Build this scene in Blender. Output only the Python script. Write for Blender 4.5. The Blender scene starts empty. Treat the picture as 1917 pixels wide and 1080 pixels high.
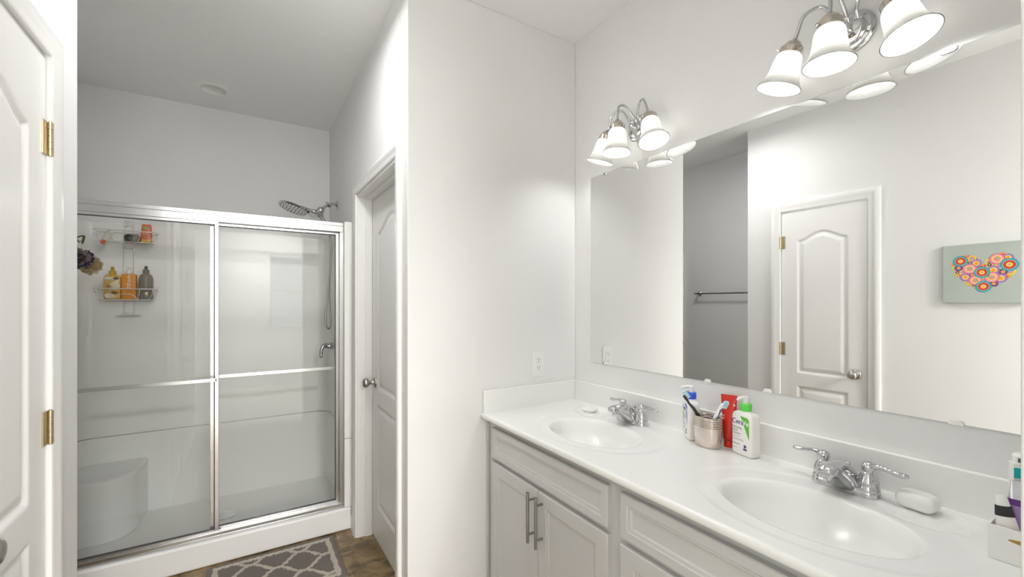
import bpy, math, random
from mathutils import Vector, Matrix
PI = math.pi
sc = bpy.context.scene
COL = sc.collection
random.seed(7)

# ------------------------------------------------------------------ camera, world, light, exposure
EYE = 1.397
cam_d = bpy.data.cameras.new('camera'); cam = bpy.data.objects.new('camera', cam_d); COL.objects.link(cam)
cam_d.sensor_width = 36.0; cam_d.lens = 804.0 / 1917.0 * 36.0
cam_d.shift_y = 26.5 / 1917.0            # horizon lies a little below the middle of the frame
cam_d.clip_start = 0.02
cam.location = (0, 0, EYE); cam.rotation_euler = (PI / 2, 0, -math.atan(501.0 / 804.0))
sc.camera = cam

w = bpy.data.worlds.new('world'); sc.world = w; w.use_nodes = True
bg = w.node_tree.nodes['Background']; bg.inputs[0].default_value = (0.93, 0.97, 1.0, 1); bg.inputs[1].default_value = 2.2

sc.view_settings.view_transform = 'Standard'; sc.view_settings.look = 'None'
sc.view_settings.exposure = 0.97; sc.view_settings.gamma = 1.0; sc.view_settings.use_curve_mapping = False
sc.cycles.use_denoising = True
sc.cycles.max_bounces = 14; sc.cycles.diffuse_bounces = 8; sc.cycles.glossy_bounces = 6
sc.cycles.transmission_bounces = 8; sc.cycles.transparent_max_bounces = 16
sc.cycles.sample_clamp_indirect = 6.0; sc.cycles.caustics_reflective = False; sc.cycles.caustics_refractive = False
BULB = 62.0          # emission strength of the vanity bulbs
SIDE_FILL = 4.0  # watts of each fill light added at the bedroom side walls
PASSAGE_FILL = 4.7       # watts of an added fill lamp between vanity and shower, above the frame
BEDROOM_FILL = 78.0       # watts of a fill lamp added in the room behind the doorway

# ------------------------------------------------------------------ materials
def principled(name, col, rough=0.5, metal=0.0, spec=0.5, coat=0.0, noise=0.0, nscale=20, bump=0.0, bscale=200, trans=0.0, sss=0.0):
    m = bpy.data.materials.new(name); m.use_nodes = True
    nt = m.node_tree; b = nt.nodes['Principled BSDF']
    b.inputs['Base Color'].default_value = (*col, 1); b.inputs['Roughness'].default_value = rough
    b.inputs['Metallic'].default_value = metal; b.inputs['Specular IOR Level'].default_value = spec
    b.inputs['Coat Weight'].default_value = coat; b.inputs['Transmission Weight'].default_value = trans
    tc = nt.nodes.new('ShaderNodeTexCoord')
    if noise > 0:
        n = nt.nodes.new('ShaderNodeTexNoise'); n.inputs['Scale'].default_value = nscale; n.inputs['Detail'].default_value = 4
        nt.links.new(tc.outputs['Object'], n.inputs['Vector'])
        r = nt.nodes.new('ShaderNodeValToRGB')
        r.color_ramp.elements[0].position = 0.3; r.color_ramp.elements[1].position = 0.7
        r.color_ramp.elements[0].color = (*[c * (1 - noise) for c in col], 1)
        r.color_ramp.elements[1].color = (*[min(1, c * (1 + noise)) for c in col], 1)
        nt.links.new(n.outputs['Fac'], r.inputs[0]); nt.links.new(r.outputs[0], b.inputs['Base Color'])
    if bump > 0:
        n = nt.nodes.new('ShaderNodeTexNoise'); n.inputs['Scale'].default_value = bscale; n.inputs['Detail'].default_value = 3
        nt.links.new(tc.outputs['Object'], n.inputs['Vector'])
        bp = nt.nodes.new('ShaderNodeBump'); bp.inputs['Strength'].default_value = bump; bp.inputs['Distance'].default_value = 0.002
        nt.links.new(n.outputs['Fac'], bp.inputs['Height']); nt.links.new(bp.outputs[0], b.inputs['Normal'])
    return m

M = {}
M['wall'] = principled('wall_paint', (0.80, 0.80, 0.795), 0.55, spec=0.3, noise=0.01, nscale=3, bump=0.06, bscale=260)
M['wallb'] = principled('bedroom_wall_paint', (0.86, 0.86, 0.85), 0.6, spec=0.2, noise=0.01, nscale=3)
M['ceil'] = principled('ceiling_paint', (0.87, 0.875, 0.88), 0.7, spec=0.2, bump=0.08, bscale=200)
M['trim'] = principled('trim_paint', (0.85, 0.85, 0.84), 0.32, bump=0.02, bscale=90)
M['door'] = principled('door_paint', (0.84, 0.84, 0.83), 0.35, bump=0.03, bscale=120)
M['cab'] = principled('cabinet_paint', (0.54, 0.54, 0.53), 0.38, noise=0.01, nscale=5)
M['counter'] = principled('cultured_marble', (0.84, 0.845, 0.83), 0.22, spec=0.4, noise=0.008, nscale=6)
M['acrylic'] = principled('shower_acrylic', (0.89, 0.89, 0.88), 0.24, spec=0.35, noise=0.006, nscale=4)
M['chrome'] = principled('chrome', (0.62, 0.62, 0.63), 0.05, metal=1, noise=0.01, nscale=8)
M['alu'] = principled('polished_aluminium', (0.80, 0.80, 0.80), 0.24, metal=1, noise=0.03, nscale=30)
M['nickel'] = principled('brushed_nickel', (0.50, 0.49, 0.46), 0.28, metal=1, noise=0.03, nscale=60)
M['satin'] = principled('satin_nickel', (0.62, 0.57, 0.49), 0.22, metal=1, noise=0.02, nscale=40)
M['pull'] = principled('pull_steel', (0.36, 0.36, 0.35), 0.35, metal=1, noise=0.03, nscale=90)
M['edge'] = principled('polished_glass_edge', (0.42, 0.46, 0.45), 0.5, noise=0.02)
M['brass'] = principled('antique_brass', (0.54, 0.45, 0.30), 0.33, metal=1, noise=0.08, nscale=60)
M['gasket'] = principled('grey_gasket', (0.10, 0.10, 0.10), 0.5, noise=0.05)
M['plastic'] = principled('white_plastic', (0.86, 0.86, 0.84), 0.25, noise=0.006)
M['bottle'] = principled('bottle_white', (0.86, 0.84, 0.81), 0.28, noise=0.006)
M['soap'] = principled('soap_white', (0.84, 0.84, 0.82), 0.4, noise=0.01)
M['black'] = principled('black_plastic', (0.02, 0.02, 0.025), 0.3, noise=0.05)
M['slot'] = principled('slot_grey', (0.12, 0.12, 0.12), 0.5, noise=0.05)
M['navy'] = principled('print_navy', (0.06, 0.05, 0.20), 0.4, noise=0.02)
M['ink'] = principled('print_grey', (0.25, 0.25, 0.27), 0.4, noise=0.02)
M['inkgreen'] = principled('print_sage', (0.36, 0.42, 0.33), 0.4, noise=0.02)
M['white_ink'] = principled('print_white', (0.9, 0.9, 0.9), 0.4, noise=0.01)
M['green'] = principled('print_green', (0.12, 0.48, 0.04), 0.35, noise=0.02)
M['green_cap'] = principled('cap_green', (0.12, 0.68, 0.09), 0.3, noise=0.02)
M['blue'] = principled('print_blue', (0.07, 0.20, 0.68), 0.35, noise=0.02)
M['blue_cap'] = principled('cap_blue', (0.03, 0.12, 0.72), 0.3, noise=0.02)
M['red'] = principled('tube_red', (0.62, 0.025, 0.012), 0.3, noise=0.05, nscale=12)
M['cup'] = principled('pearl_bronze_metal', (0.78, 0.70, 0.62), 0.20, metal=0.85, noise=0.04, nscale=14)
M['cupdark'] = principled('dark_bronze_top', (0.05, 0.03, 0.025), 0.3, noise=0.1)
M['bristle'] = principled('bristle_blue', (0.22, 0.60, 0.74), 0.6, noise=0.1, nscale=300)
M['bristlew'] = principled('bristle_white', (0.85, 0.9, 0.93), 0.6, noise=0.05, nscale=300)
M['teal'] = principled('print_teal', (0.0, 0.45, 0.45), 0.4, noise=0.02)
M['purple'] = principled('print_purple', (0.13, 0.03, 0.24), 0.4, noise=0.03)
M['lilac'] = principled('print_lilac', (0.42, 0.28, 0.58), 0.4, noise=0.03)
M['foil'] = principled('silver_foil', (0.8, 0.8, 0.84), 0.18, metal=0.9, noise=0.05, nscale=60)
M['amber'] = principled('amber_window', (0.72, 0.42, 0.09), 0.5, noise=0.25, nscale=90)
M['wire'] = principled('white_coated_wire', (0.78, 0.78, 0.76), 0.25, metal=0.3, noise=0.02)
M['gold'] = principled('gold_bottle', (0.66, 0.40, 0.07), 0.3, noise=0.25, nscale=18)
M['goldcap'] = principled('gold_pump', (0.62, 0.38, 0.04), 0.25, noise=0.06)
M['cream'] = principled('print_cream', (0.74, 0.66, 0.45), 0.4, noise=0.06, nscale=30)
M['brown'] = principled('print_brown', (0.20, 0.06, 0.02), 0.4, noise=0.1)
M['orange'] = principled('orange_bottle', (0.72, 0.27, 0.02), 0.35, noise=0.03)
M['taupe'] = principled('taupe_bottle', (0.22, 0.20, 0.165), 0.35, noise=0.03)
M['darktaupe'] = principled('dark_taupe', (0.10, 0.10, 0.08), 0.35, noise=0.05)
M['redorange'] = principled('red_orange_bottle', (0.70, 0.12, 0.03), 0.3, noise=0.25, nscale=30)
M['yellow'] = principled('yellow_gel', (0.72, 0.42, 0.03), 0.3, noise=0.1)
M['clear'] = principled('frosted_tube', (0.66, 0.66, 0.55), 0.3, noise=0.1, nscale=40)
M['puffp'] = principled('puff_purple', (0.06, 0.015, 0.14), 0.7, noise=0.4, nscale=80)
M['pufft'] = principled('puff_tan', (0.62, 0.47, 0.24), 0.75, noise=0.3, nscale=80)
M['puffg'] = principled('puff_grey', (0.36, 0.32, 0.28), 0.75, noise=0.3, nscale=80)
M['olive'] = principled('puff_olive', (0.18, 0.16, 0.04), 0.75, noise=0.3, nscale=80)
M['canvas'] = principled('canvas_sage', (0.44, 0.49, 0.45), 0.75, noise=0.03, nscale=8, bump=0.1, bscale=700)
M['slat'] = principled('blind_slat', (0.85, 0.85, 0.85), 0.5)
M['carpet'] = principled('carpet_beige', (0.62, 0.60, 0.56), 0.95, noise=0.15, nscale=300, bump=0.4, bscale=500)
M['rug_g'] = principled('rug_grey_pile', (0.20, 0.175, 0.155), 0.95, noise=0.28, nscale=420, bump=0.8, bscale=600)
M['rug_c'] = principled('rug_cream_pile', (0.56, 0.50, 0.42), 0.95, noise=0.12, nscale=420, bump=0.8, bscale=600)
for k, c in dict(f_red=(0.55, 0.05, 0.03), f_blue=(0.03, 0.36, 0.45), f_pink=(0.80, 0.30, 0.32), f_cream=(0.85, 0.70, 0.5),
                 f_orange=(0.85, 0.30, 0.02), f_yellow=(0.85, 0.58, 0.08), f_purple=(0.33, 0.18, 0.48), f_dark=(0.14, 0.06, 0.22),
                 f_lime=(0.45, 0.60, 0.05), f_magenta=(0.6, 0.04, 0.16), f_brown=(0.1, 0.05, 0.03), f_grey=(0.42, 0.34, 0.40)).items():
    M[k] = principled('print_' + k[2:], c, 0.75, noise=0.05, nscale=200)

# mirror
m = bpy.data.materials.new('mirror_silver'); m.use_nodes = True; nt = m.node_tree; nt.nodes.clear()
o_ = nt.nodes.new('ShaderNodeOutputMaterial'); g = nt.nodes.new('ShaderNodeBsdfGlossy'); g.inputs['Roughness'].default_value = 0.0
g.inputs['Color'].default_value = (0.93, 0.935, 0.93, 1); nt.links.new(g.outputs[0], o_.inputs[0]); M['mirror'] = m
# clear glass (thin): fresnel mix of transparent and glossy
m = bpy.data.materials.new('clear_glass'); m.use_nodes = True; nt = m.node_tree; nt.nodes.clear()
o_ = nt.nodes.new('ShaderNodeOutputMaterial'); g = nt.nodes.new('ShaderNodeBsdfGlossy'); g.inputs['Roughness'].default_value = 0.0
tr = nt.nodes.new('ShaderNodeBsdfTransparent'); tr.inputs[0].default_value = (0.985, 0.99, 0.985, 1)
fr = nt.nodes.new('ShaderNodeFresnel'); fr.inputs[0].default_value = 1.45
mx = nt.nodes.new('ShaderNodeMixShader'); nt.links.new(fr.outputs[0], mx.inputs[0]); nt.links.new(tr.outputs[0], mx.inputs[1])
nt.links.new(g.outputs[0], mx.inputs[2]); nt.links.new(mx.outputs[0], o_.inputs[0]); M['glass'] = m
# frosted lamp glass
m = bpy.data.materials.new('frosted_lamp_glass'); m.use_nodes = True; nt = m.node_tree; nt.nodes.clear()
o_ = nt.nodes.new('ShaderNodeOutputMaterial'); df = nt.nodes.new('ShaderNodeBsdfDiffuse'); tl = nt.nodes.new('ShaderNodeBsdfTranslucent')
df.inputs[0].default_value = (0.9, 0.9, 0.88, 1); tl.inputs[0].default_value = (0.93, 0.92, 0.89, 1)
mx = nt.nodes.new('ShaderNodeMixShader'); mx.inputs[0].default_value = 0.60
nt.links.new(df.outputs[0], mx.inputs[1]); nt.links.new(tl.outputs[0], mx.inputs[2])
gl = nt.nodes.new('ShaderNodeBsdfGlossy'); gl.inputs['Roughness'].default_value = 0.25; gl.inputs[0].default_value = (1, 1, 1, 1)
fr = nt.nodes.new('ShaderNodeFresnel'); fr.inputs[0].default_value = 1.3
m2 = nt.nodes.new('ShaderNodeMixShader'); nt.links.new(fr.outputs[0], m2.inputs[0]); nt.links.new(mx.outputs[0], m2.inputs[1]); nt.links.new(gl.outputs[0], m2.inputs[2])
nt.links.new(m2.outputs[0], o_.inputs[0]); M['shade'] = m
def emission(name, col, s):
    m = bpy.data.materials.new(name); m.use_nodes = True; nt = m.node_tree; nt.nodes.clear()
    o_ = nt.nodes.new('ShaderNodeOutputMaterial'); e = nt.nodes.new('ShaderNodeEmission')
    e.inputs[0].default_value = (*col, 1); e.inputs[1].default_value = s; nt.links.new(e.outputs[0], o_.inputs[0]); return m
M['bulb'] = emission('lit_bulb', (1.0, 0.99, 0.98), BULB)
M['filldome'] = emission('fill_dome', (1.0, 0.985, 0.96), 2.0)  # glowing domes of the two added fill lamps
# vinyl floor tile, stone look
m = bpy.data.materials.new('vinyl_stone_tile'); m.use_nodes = True; nt = m.node_tree; b = nt.nodes['Principled BSDF']
tc = nt.nodes.new('ShaderNodeTexCoord'); mp = nt.nodes.new('ShaderNodeMapping'); mp.inputs['Location'].default_value = (0.02, 0.10, 0)
nt.links.new(tc.outputs['Object'], mp.inputs[0])
br = nt.nodes.new('ShaderNodeTexBrick'); br.offset = 0.35; br.inputs['Scale'].default_value = 1.0
br.inputs['Brick Width'].default_value = 0.49; br.inputs['Row Height'].default_value = 0.245; br.inputs['Mortar Size'].default_value = 0.0028
br.inputs['Color1'].default_value = (0.155, 0.105, 0.048, 1); br.inputs['Color2'].default_value = (0.24, 0.172, 0.085, 1)
br.inputs['Mortar'].default_value = (0.30, 0.23, 0.13, 1); nt.links.new(mp.outputs[0], br.inputs['Vector'])
n1 = nt.nodes.new('ShaderNodeTexNoise'); n1.inputs['Scale'].default_value = 13; n1.inputs['Detail'].default_value = 8; n1.inputs['Distortion'].default_value = 0.9
nt.links.new(tc.outputs['Object'], n1.inputs['Vector'])
rp = nt.nodes.new('ShaderNodeValToRGB'); rp.color_ramp.elements[0].position = 0.32; rp.color_ramp.elements[1].position = 0.72
rp.color_ramp.elements[0].color = (0.42, 0.36, 0.30, 1); rp.color_ramp.elements[1].color = (1.75, 1.75, 1.7, 1)
nt.links.new(n1.outputs['Fac'], rp.inputs[0])
mu = nt.nodes.new('ShaderNodeMixRGB'); mu.blend_type = 'MULTIPLY'; mu.inputs[0].default_value = 1.0
nt.links.new(br.outputs['Color'], mu.inputs[1]); nt.links.new(rp.outputs[0], mu.inputs[2]); nt.links.new(mu.outputs[0], b.inputs['Base Color'])
b.inputs['Roughness'].default_value = 0.38; M['floor'] = m

# ------------------------------------------------------------------ mesh builder
def rot_to(axis):
    return Vector((0, 0, 1)).rotation_difference(Vector(axis).normalized()).to_matrix().to_4x4()

class MB:
    def __init__(s): s.v = []; s.f = []; s.m = []
    def add(s, vs, fs, mi=0, mat=None):
        k = len(s.v)
        s.v += [tuple(mat @ Vector(p)) if mat is not None else tuple(p) for p in vs]
        for i, f in enumerate(fs):
            s.f.append([k + j for j in f]); s.m.append(mi[i] if isinstance(mi, list) else mi)
        return s
    def box(s, x0, x1, y0, y1, z0, z1, mi=0, mat=None):
        vs = [(x, y, z) for x in (x0, x1) for y in (y0, y1) for z in (z0, z1)]
        return s.add(vs, [(0, 1, 3, 2), (4, 6, 7, 5), (0, 4, 5, 1), (2, 3, 7, 6), (0, 2, 6, 4), (1, 5, 7, 3)], mi, mat)
    def lathe(s, prof, n=32, loc=(0, 0, 0), axis=(0, 0, 1), mi=0, sx=1, sy=1, mat=None, caps=True):
        R = Matrix.Translation(loc) @ rot_to(axis)
        if mat is not None: R = mat @ R
        vs = []; fs = []
        for r, z in prof:
            for i in range(n):
                a = 2 * PI * i / n; vs.append((r * math.cos(a) * sx, r * math.sin(a) * sy, z))
        for j in range(len(prof) - 1):
            for i in range(n):
                i2 = (i + 1) % n; fs.append((j * n + i, j * n + i2, (j + 1) * n + i2, (j + 1) * n + i))
        if caps and prof[0][0] > 1e-6: fs.append(tuple(reversed(range(n))))
        if caps and prof[-1][0] > 1e-6: fs.append(tuple((len(prof) - 1) * n + i for i in range(n)))
        return s.add(vs, fs, mi, R)
    def rings(s, rings, caps=True, mi=0, closed=False, mat=None):
        n = len(rings[0]); vs = [p for r in rings for p in r]; fs = []
        L = len(rings)
        for j in range(L if closed else L - 1):
            for i in range(n):
                i2 = (i + 1) % n; k = (j + 1) % L
                fs.append((j * n + i, j * n + i2, k * n + i2, k * n + i))
        if caps and not closed: fs.append(tuple(reversed(range(n)))); fs.append(tuple((L - 1) * n + i for i in range(n)))
        return s.add(vs, fs, mi, mat)
    def tube(s, pts, r, n=10, caps=True, closed=False, mi=0, flat=1.0, smooth=0, mat=None):
        pts = [Vector(p) for p in pts]
        if smooth: pts, r = spline(pts, r, smooth, closed)
        rs = r if isinstance(r, (list, tuple)) else [r] * len(pts)
        N = len(pts); rings = []; up = None
        for i, p in enumerate(pts):
            if closed: t = pts[(i + 1) % N] - pts[i - 1]
            else: t = pts[min(i + 1, N - 1)] - pts[max(i - 1, 0)]
            t.normalize()
            if up is None:
                up = Vector((0, 0, 1)) if abs(t.z) < 0.9 else Vector((0, 1, 0))
            a = t.cross(up); a.normalize(); b = a.cross(t); b.normalize(); up = b
            rings.append([p + (a * math.cos(2 * PI * k / n) + b * math.sin(2 * PI * k / n) * flat) * rs[i] for k in range(n)])
        return s.rings(rings, caps, mi, closed, mat)
    def prism(s, poly, z0, z1, mi=0, mat=None):
        n = len(poly); vs = [(x, y, z0) for x, y in poly] + [(x, y, z1) for x, y in poly]
        fs = [(i, (i + 1) % n, n + (i + 1) % n, n + i) for i in range(n)] + [tuple(reversed(range(n))), tuple(range(n, 2 * n))]
        return s.add(vs, fs, mi, mat)
    def sphere(s, c, r, n=20, mi=0, sx=1, sy=1, sz=1, mat=None):
        prof = [(r * math.sin(PI * k / (n // 2)), -r * math.cos(PI * k / (n // 2)) * sz) for k in range(n // 2 + 1)]
        prof[0] = (0.0001 * r, prof[0][1]); prof[-1] = (0.0001 * r, prof[-1][1])
        return s.lathe(prof, n, c, mi=mi, sx=sx, sy=sy, mat=mat)

def spline(pts, r, k, closed=False):
    N = len(pts); out = []; ro = []
    rr = r if isinstance(r, (list, tuple)) else [r] * N
    for i in range(N if closed else N - 1):
        g = (lambda j: j % N) if closed else (lambda j: max(0, min(N - 1, j)))
        p0, p1, p2, p3 = (pts[g(i - 1)], pts[g(i)], pts[g(i + 1)], pts[g(i + 2)])
        for q in range(k):
            t = q / k
            out.append(0.5 * ((2 * p1) + (p2 - p0) * t + (2 * p0 - 5 * p1 + 4 * p2 - p3) * t * t + (3 * p1 - p0 - 3 * p2 + p3) * t ** 3))
            ro.append(rr[g(i)] * (1 - t) + rr[g(i + 1)] * t)
    if not closed: out.append(pts[-1]); ro.append(rr[-1])
    return out, ro

def obj(name, mb, mats, parent=None, bevel=0.0, seg=2, smooth=35, label=None, loc=None, rz=None, subsurf=0):
    me = bpy.data.meshes.new(name); me.from_pydata(mb.v, [], mb.f); me.validate()
    if not isinstance(mats, (list, tuple)): mats = [mats]
    for m in mats: me.materials.append(M[m] if isinstance(m, str) else m)
    if len(mats) > 1 and len(me.polygons) == len(mb.m): me.polygons.foreach_set('material_index', mb.m)
    import bmesh
    bm = bmesh.new(); bm.from_mesh(me); bmesh.ops.recalc_face_normals(bm, faces=bm.faces); bm.to_mesh(me); bm.free()
    if smooth:
        me.shade_smooth(); me.set_sharp_from_angle(angle=math.radians(smooth))
    o = bpy.data.objects.new(name, me); COL.objects.link(o)
    if parent is not None: o.parent = parent
    if loc is not None: o.location = loc
    if rz is not None: o.rotation_euler = (0, 0, rz)
    if bevel > 0:
        b = o.modifiers.new('bevel', 'BEVEL'); b.width = bevel; b.segments = seg; b.limit_method = 'ANGLE'; b.angle_limit = math.radians(40)
        b.harden_normals = True
    if subsurf:
        q = o.modifiers.new('sub', 'SUBSURF'); q.levels = subsurf; q.render_levels = subsurf
    if label: o['label'] = label
    return o
def struct(name, mb, mats, parent=None, **k):
    o = obj(name, mb, mats, parent, **k)
    if parent is None: o['kind'] = 'structure'
    return o
def tag(o, label, cat, group=None):
    o['label'] = label; o['category'] = cat
    if group: o['group'] = group
    return o
def thing(name, label, cat, loc=(0, 0, 0), rz=0, group=None):
    o = bpy.data.objects.new(name, None); COL.objects.link(o); o.location = loc; o.rotation_euler = (0, 0, rz)
    o.empty_display_size = 0.05
    return tag(o, label, cat, group)
def copy_tree(o, parent=None):
    c = o.copy(); COL.objects.link(c); c.parent = parent
    for ch in list(o.children): copy_tree(ch, c)
    return c
def text_mb(mb, body, size, mat, mi=0, extrude=0.0002, align='LEFT', bold=0.0):
    """adds lettering lying in local XY of mat"""
    cu = bpy.data.curves.new('txt', 'FONT'); cu.body = body; cu.size = size; cu.extrude = extrude; cu.align_x = align; cu.offset = bold; cu.resolution_u = 3
    o = bpy.data.objects.new('txt', cu); COL.objects.link(o)
    dg = bpy.context.evaluated_depsgraph_get(); me = bpy.data.meshes.new_from_object(o.evaluated_get(dg))
    mb.add([tuple(v.co) for v in me.vertices], [tuple(p.vertices) for p in me.polygons], mi, mat)
    bpy.data.objects.remove(o); bpy.data.curves.remove(cu); bpy.data.meshes.remove(me)
    return mb
def front_mat(x, y, z, rot=0):
    """frame of a label facing local -Y, x to the viewer's right, z up"""
    return Matrix.Translation((x, y, z)) @ Matrix.Rotation(PI / 2, 4, 'X') @ Matrix.Rotation(rot, 4, 'Z')

# ------------------------------------------------------------------ dimensions
XR = 1.46; YB = 1.721; XD = 0.568; XL = -0.45; XA = -0.88; YF = 0.07; CZ = 2.74; YS = 3.62
# ------------------------------------------------------------------ room shell
struct('floor', MB().box(-0.95, 1.6, -0.05, 3.75, -0.06, 0.0), 'floor', smooth=0)
def holed(mb, cx, cy, h, rr, z0, z1, n=48):
    o_ = []; i_ = []
    for q in range(n):
        a = 2 * PI * (q + 0.0) / n; c, s_ = math.cos(a), math.sin(a); k_ = h / max(abs(c), abs(s_))
        o_.append((cx + c * k_, cy + s_ * k_)); i_.append((cx + rr * c, cy + rr * s_))
    v = [(*p, z0) for p in o_] + [(*p, z0) for p in i_] + [(*p, z1) for p in i_] + [(*p, z1) for p in o_]; f = []
    for a in range(4):
        for q in range(n): f.append((a * n + q, a * n + (q + 1) % n, ((a + 1) % 4) * n + (q + 1) % n, ((a + 1) % 4) * n + q))
    return mb.add(v, f)
DLX, DLY = -0.165, 3.29
mb = MB().box(-0.95, 1.6, -0.05, DLY - 0.12, CZ, CZ + 0.06).box(-0.95, 1.6, DLY + 0.12, 3.75, CZ, CZ + 0.06)
mb.box(-0.95, DLX - 0.12, DLY - 0.12, DLY + 0.12, CZ, CZ + 0.06).box(DLX + 0.12, 1.6, DLY - 0.12, DLY + 0.12, CZ, CZ + 0.06)
holed(mb, DLX, DLY, 0.12, 0.071, CZ, CZ + 0.06)
struct('ceiling', mb, 'ceil', smooth=0)
struct('wall_right', MB().box(XR, XR + 0.1, -0.05, 1.821, 0, CZ), 'wall', smooth=0)
struct('wall_back', MB().box(XD, XR, YB, YB + 0.1, 0, CZ), 'wall', smooth=0, bevel=0.004)
DY0, DY1, DZ = 1.868, 2.65, 2.04            # doorway of the toilet closet
mb = MB().box(XD, XD + 0.115, YB + 0.1, DY0, 0, CZ).box(XD, XD + 0.115, DY1, YS, 0, CZ).box(XD, XD + 0.115, DY0, DY1, DZ, CZ)
struct('wall_toilet_closet', mb, 'wall', smooth=0)
struct('wall_shower_back', MB().box(-0.90, XD + 0.115, YS, YS + 0.1, 0, CZ), 'wall', smooth=0)
struct('wall_alcove_left', MB().box(XA - 0.1, XA, 1.885, YS, 0, CZ), 'wall', smooth=0)
LY0, LY1, LZ = 1.118, 1.638, 2.06
mb = MB().box(XL - 0.12, XL, -0.05, LY0, 0, CZ).box(XL - 0.12, XL, LY1, 1.885, 0, CZ).box(XL - 0.12, XL, LY0, LY1, LZ, CZ)
mb.box(XA - 0.1, XL - 0.12, 1.80, 1.885, 0, CZ)
struct('wall_left', mb, 'wall', smooth=0)
# wall with the doorway the picture was taken from
OZ = 2.62  # unseen head of the opening, raised to let more light into the alcove
mb = MB().box(0.60, XR, -0.05, YF, 0, CZ).box(XL, 0.60, -0.05, YF, OZ, CZ)
struct('wall_entry', mb, 'wall', smooth=0)
mb = MB()
for y0, y1 in ((YF, YF + 0.016), (-0.066, -0.05)):
    mb.box(0.59, 0.655, y0, y1, 0, OZ + 0.055).box(XL + .001, 0.59, y0, y1, OZ - 0.01, OZ + 0.055)
mb.box(0.588, 0.60, -0.055, YF + 0.005, 0, OZ)
struct('trim_1', mb, 'trim', bevel=0.004)

def casing_profile(w):   # (across, proud)
    return [(0, 0), (0, 0.009), (0.006, 0.012), (w * 0.45, 0.012), (w * 0.55, 0.016), (w - 0.008, 0.018), (w, 0.014), (w, 0)]
def casing(name, x, y0, y1, z, w, sgn):
    """door casing on a wall facing sgn*x round opening y0..y1 up to z"""
    mb = MB(); P_ = casing_profile(w)
    rings = []
    for (yy, zz, dy, dz) in ((y0, 0, -1, 0), (y0, z, -1, 1), (y1, z, 1, 1), (y1, 0, 1, 0)):
        rings.append([(x + sgn * p, yy + dy * a, zz + dz * a) for a, p in P_])
    mb.rings(rings)
    return struct(name, mb, 'trim')
casing('trim_2', XD, DY0 - 0.005, DY1 + 0.005, DZ - 0.002, 0.06, -1)
casing('trim_3', XL, LY0 - 0.002, LY1 + 0.002, LZ, 0.064, 1)
# jambs
mb = MB().box(XD - 0.001, XD + 0.116, DY0 - 0.001, DY0 + 0.018, 0, DZ).box(XD - 0.001, XD + 0.116, DY1 - 0.004, DY1 + 0.001, 0, DZ).box(XD - 0.001, XD + 0.116, DY0, DY1, DZ - 0.018, DZ)
mb.box(XD + 0.045, XD + 0.085, DY1 - 0.012, DY1, 0, DZ - 0.018).box(XD + 0.045, XD + 0.085, DY0 + 0.018, DY0 + 0.03, 0, DZ - 0.018).box(XD + 0.045, XD + 0.085, DY0 + 0.03, DY1 - 0.012, DZ - 0.03, DZ - 0.018)
struct('trim_4', mb, 'trim', bevel=0.002)
# baseboards
def bb_prof(h=0.083, t=0.013): return [(0, 0), (t, 0), (t, h * 0.75), (t * 0.55, h * 0.9), (t * 0.35, h), (0, h)]
def baseboard(name, p0, p1, nrm):
    mb = MB(); P_ = bb_prof()
    mb.rings([[(p[0] + nrm[0] * a, p[1] + nrm[1] * a, z) for a, z in P_] for p in (p0, p1)])
    return struct(name, mb, 'trim')
baseboard('baseboard_back', (XD - 0.013, YB), (0.92, YB), (0, -1))
baseboard('baseboard_toilet_closet', (XD, YB - 0.013), (XD, DY0 - 0.066), (-1, 0))
baseboard('baseboard_shower_side', (XD, DY1 + 0.066), (XD, 2.787), (-1, 0))
baseboard('baseboard_left', (XL, YF), (XL, LY0 - 0.067), (1, 0))
baseboard('baseboard_left_corner', (XL, LY1 + 0.067), (XL, 1.898), (1, 0))
baseboard('baseboard_alcove_front', (XA, 1.885), (XL + 0.013, 1.885), (0, 1))
baseboard('baseboard_alcove_left', (XA, 1.90), (XA, 2.787), (1, 0))

# ------------------------------------------------------------------ bedroom behind the doorway
mb = MB().box(-2.2, 3.2, -2.62, -0.05, -0.06, 0.0)
struct('floor_bedroom', mb, 'carpet', smooth=0)
struct('ceiling_bedroom', MB().box(-2.2, 3.2, -2.62, -0.05, CZ, CZ + 0.06), 'ceil', smooth=0)
WX0, WX1, WZ0, WZ1 = 0.36, 0.90, 0.95, 2.22
mb = MB().box(-2.2, WX0, -2.72, -2.62, 0, CZ).box(WX1, 3.2, -2.72, -2.62, 0, CZ).box(WX0, WX1, -2.72, -2.62, 0, WZ0).box(WX0, WX1, -2.72, -2.62, WZ1, CZ)
struct('wall_bedroom_rear', mb, 'wallb', smooth=0)
struct('wall_bedroom_left', MB().box(-2.3, -2.2, -2.72, -0.05, 0, CZ), 'wallb', smooth=0)
struct('wall_bedroom_right', MB().box(3.2, 3.3, -2.72, -0.05, 0, CZ), 'wallb', smooth=0)
struct('wall_bedroom_front', MB().box(-2.2, XL, -0.05, 0.0, 0, CZ).box(XR, 3.2, -0.05, 0.0, 0, CZ), 'wallb', smooth=0)
mb = MB()
for a, b, c, d in ((WX0, WX0 + 0.03, WZ0, WZ1), (WX1 - 0.03, WX1, WZ0, WZ1), (WX0, WX1, WZ0, WZ0 + 0.03), (WX0, WX1, WZ1 - 0.03, WZ1), (WX0, WX1, 1.58, 1.61)):
    mb.box(a, b, -2.70, -2.67, c, d)
wf = struct('window_1', mb, 'trim')
obj('window_pane', MB().box(WX0 + 0.02, WX1 - 0.02, -2.69, -2.686, WZ0 + 0.02, WZ1 - 0.02), 'glass', wf, smooth=0)
bl = thing('window_blind', 'white horizontal slat blind in the bedroom window behind the doorway', 'blind', (0.63, -2.645, WZ0))
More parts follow.
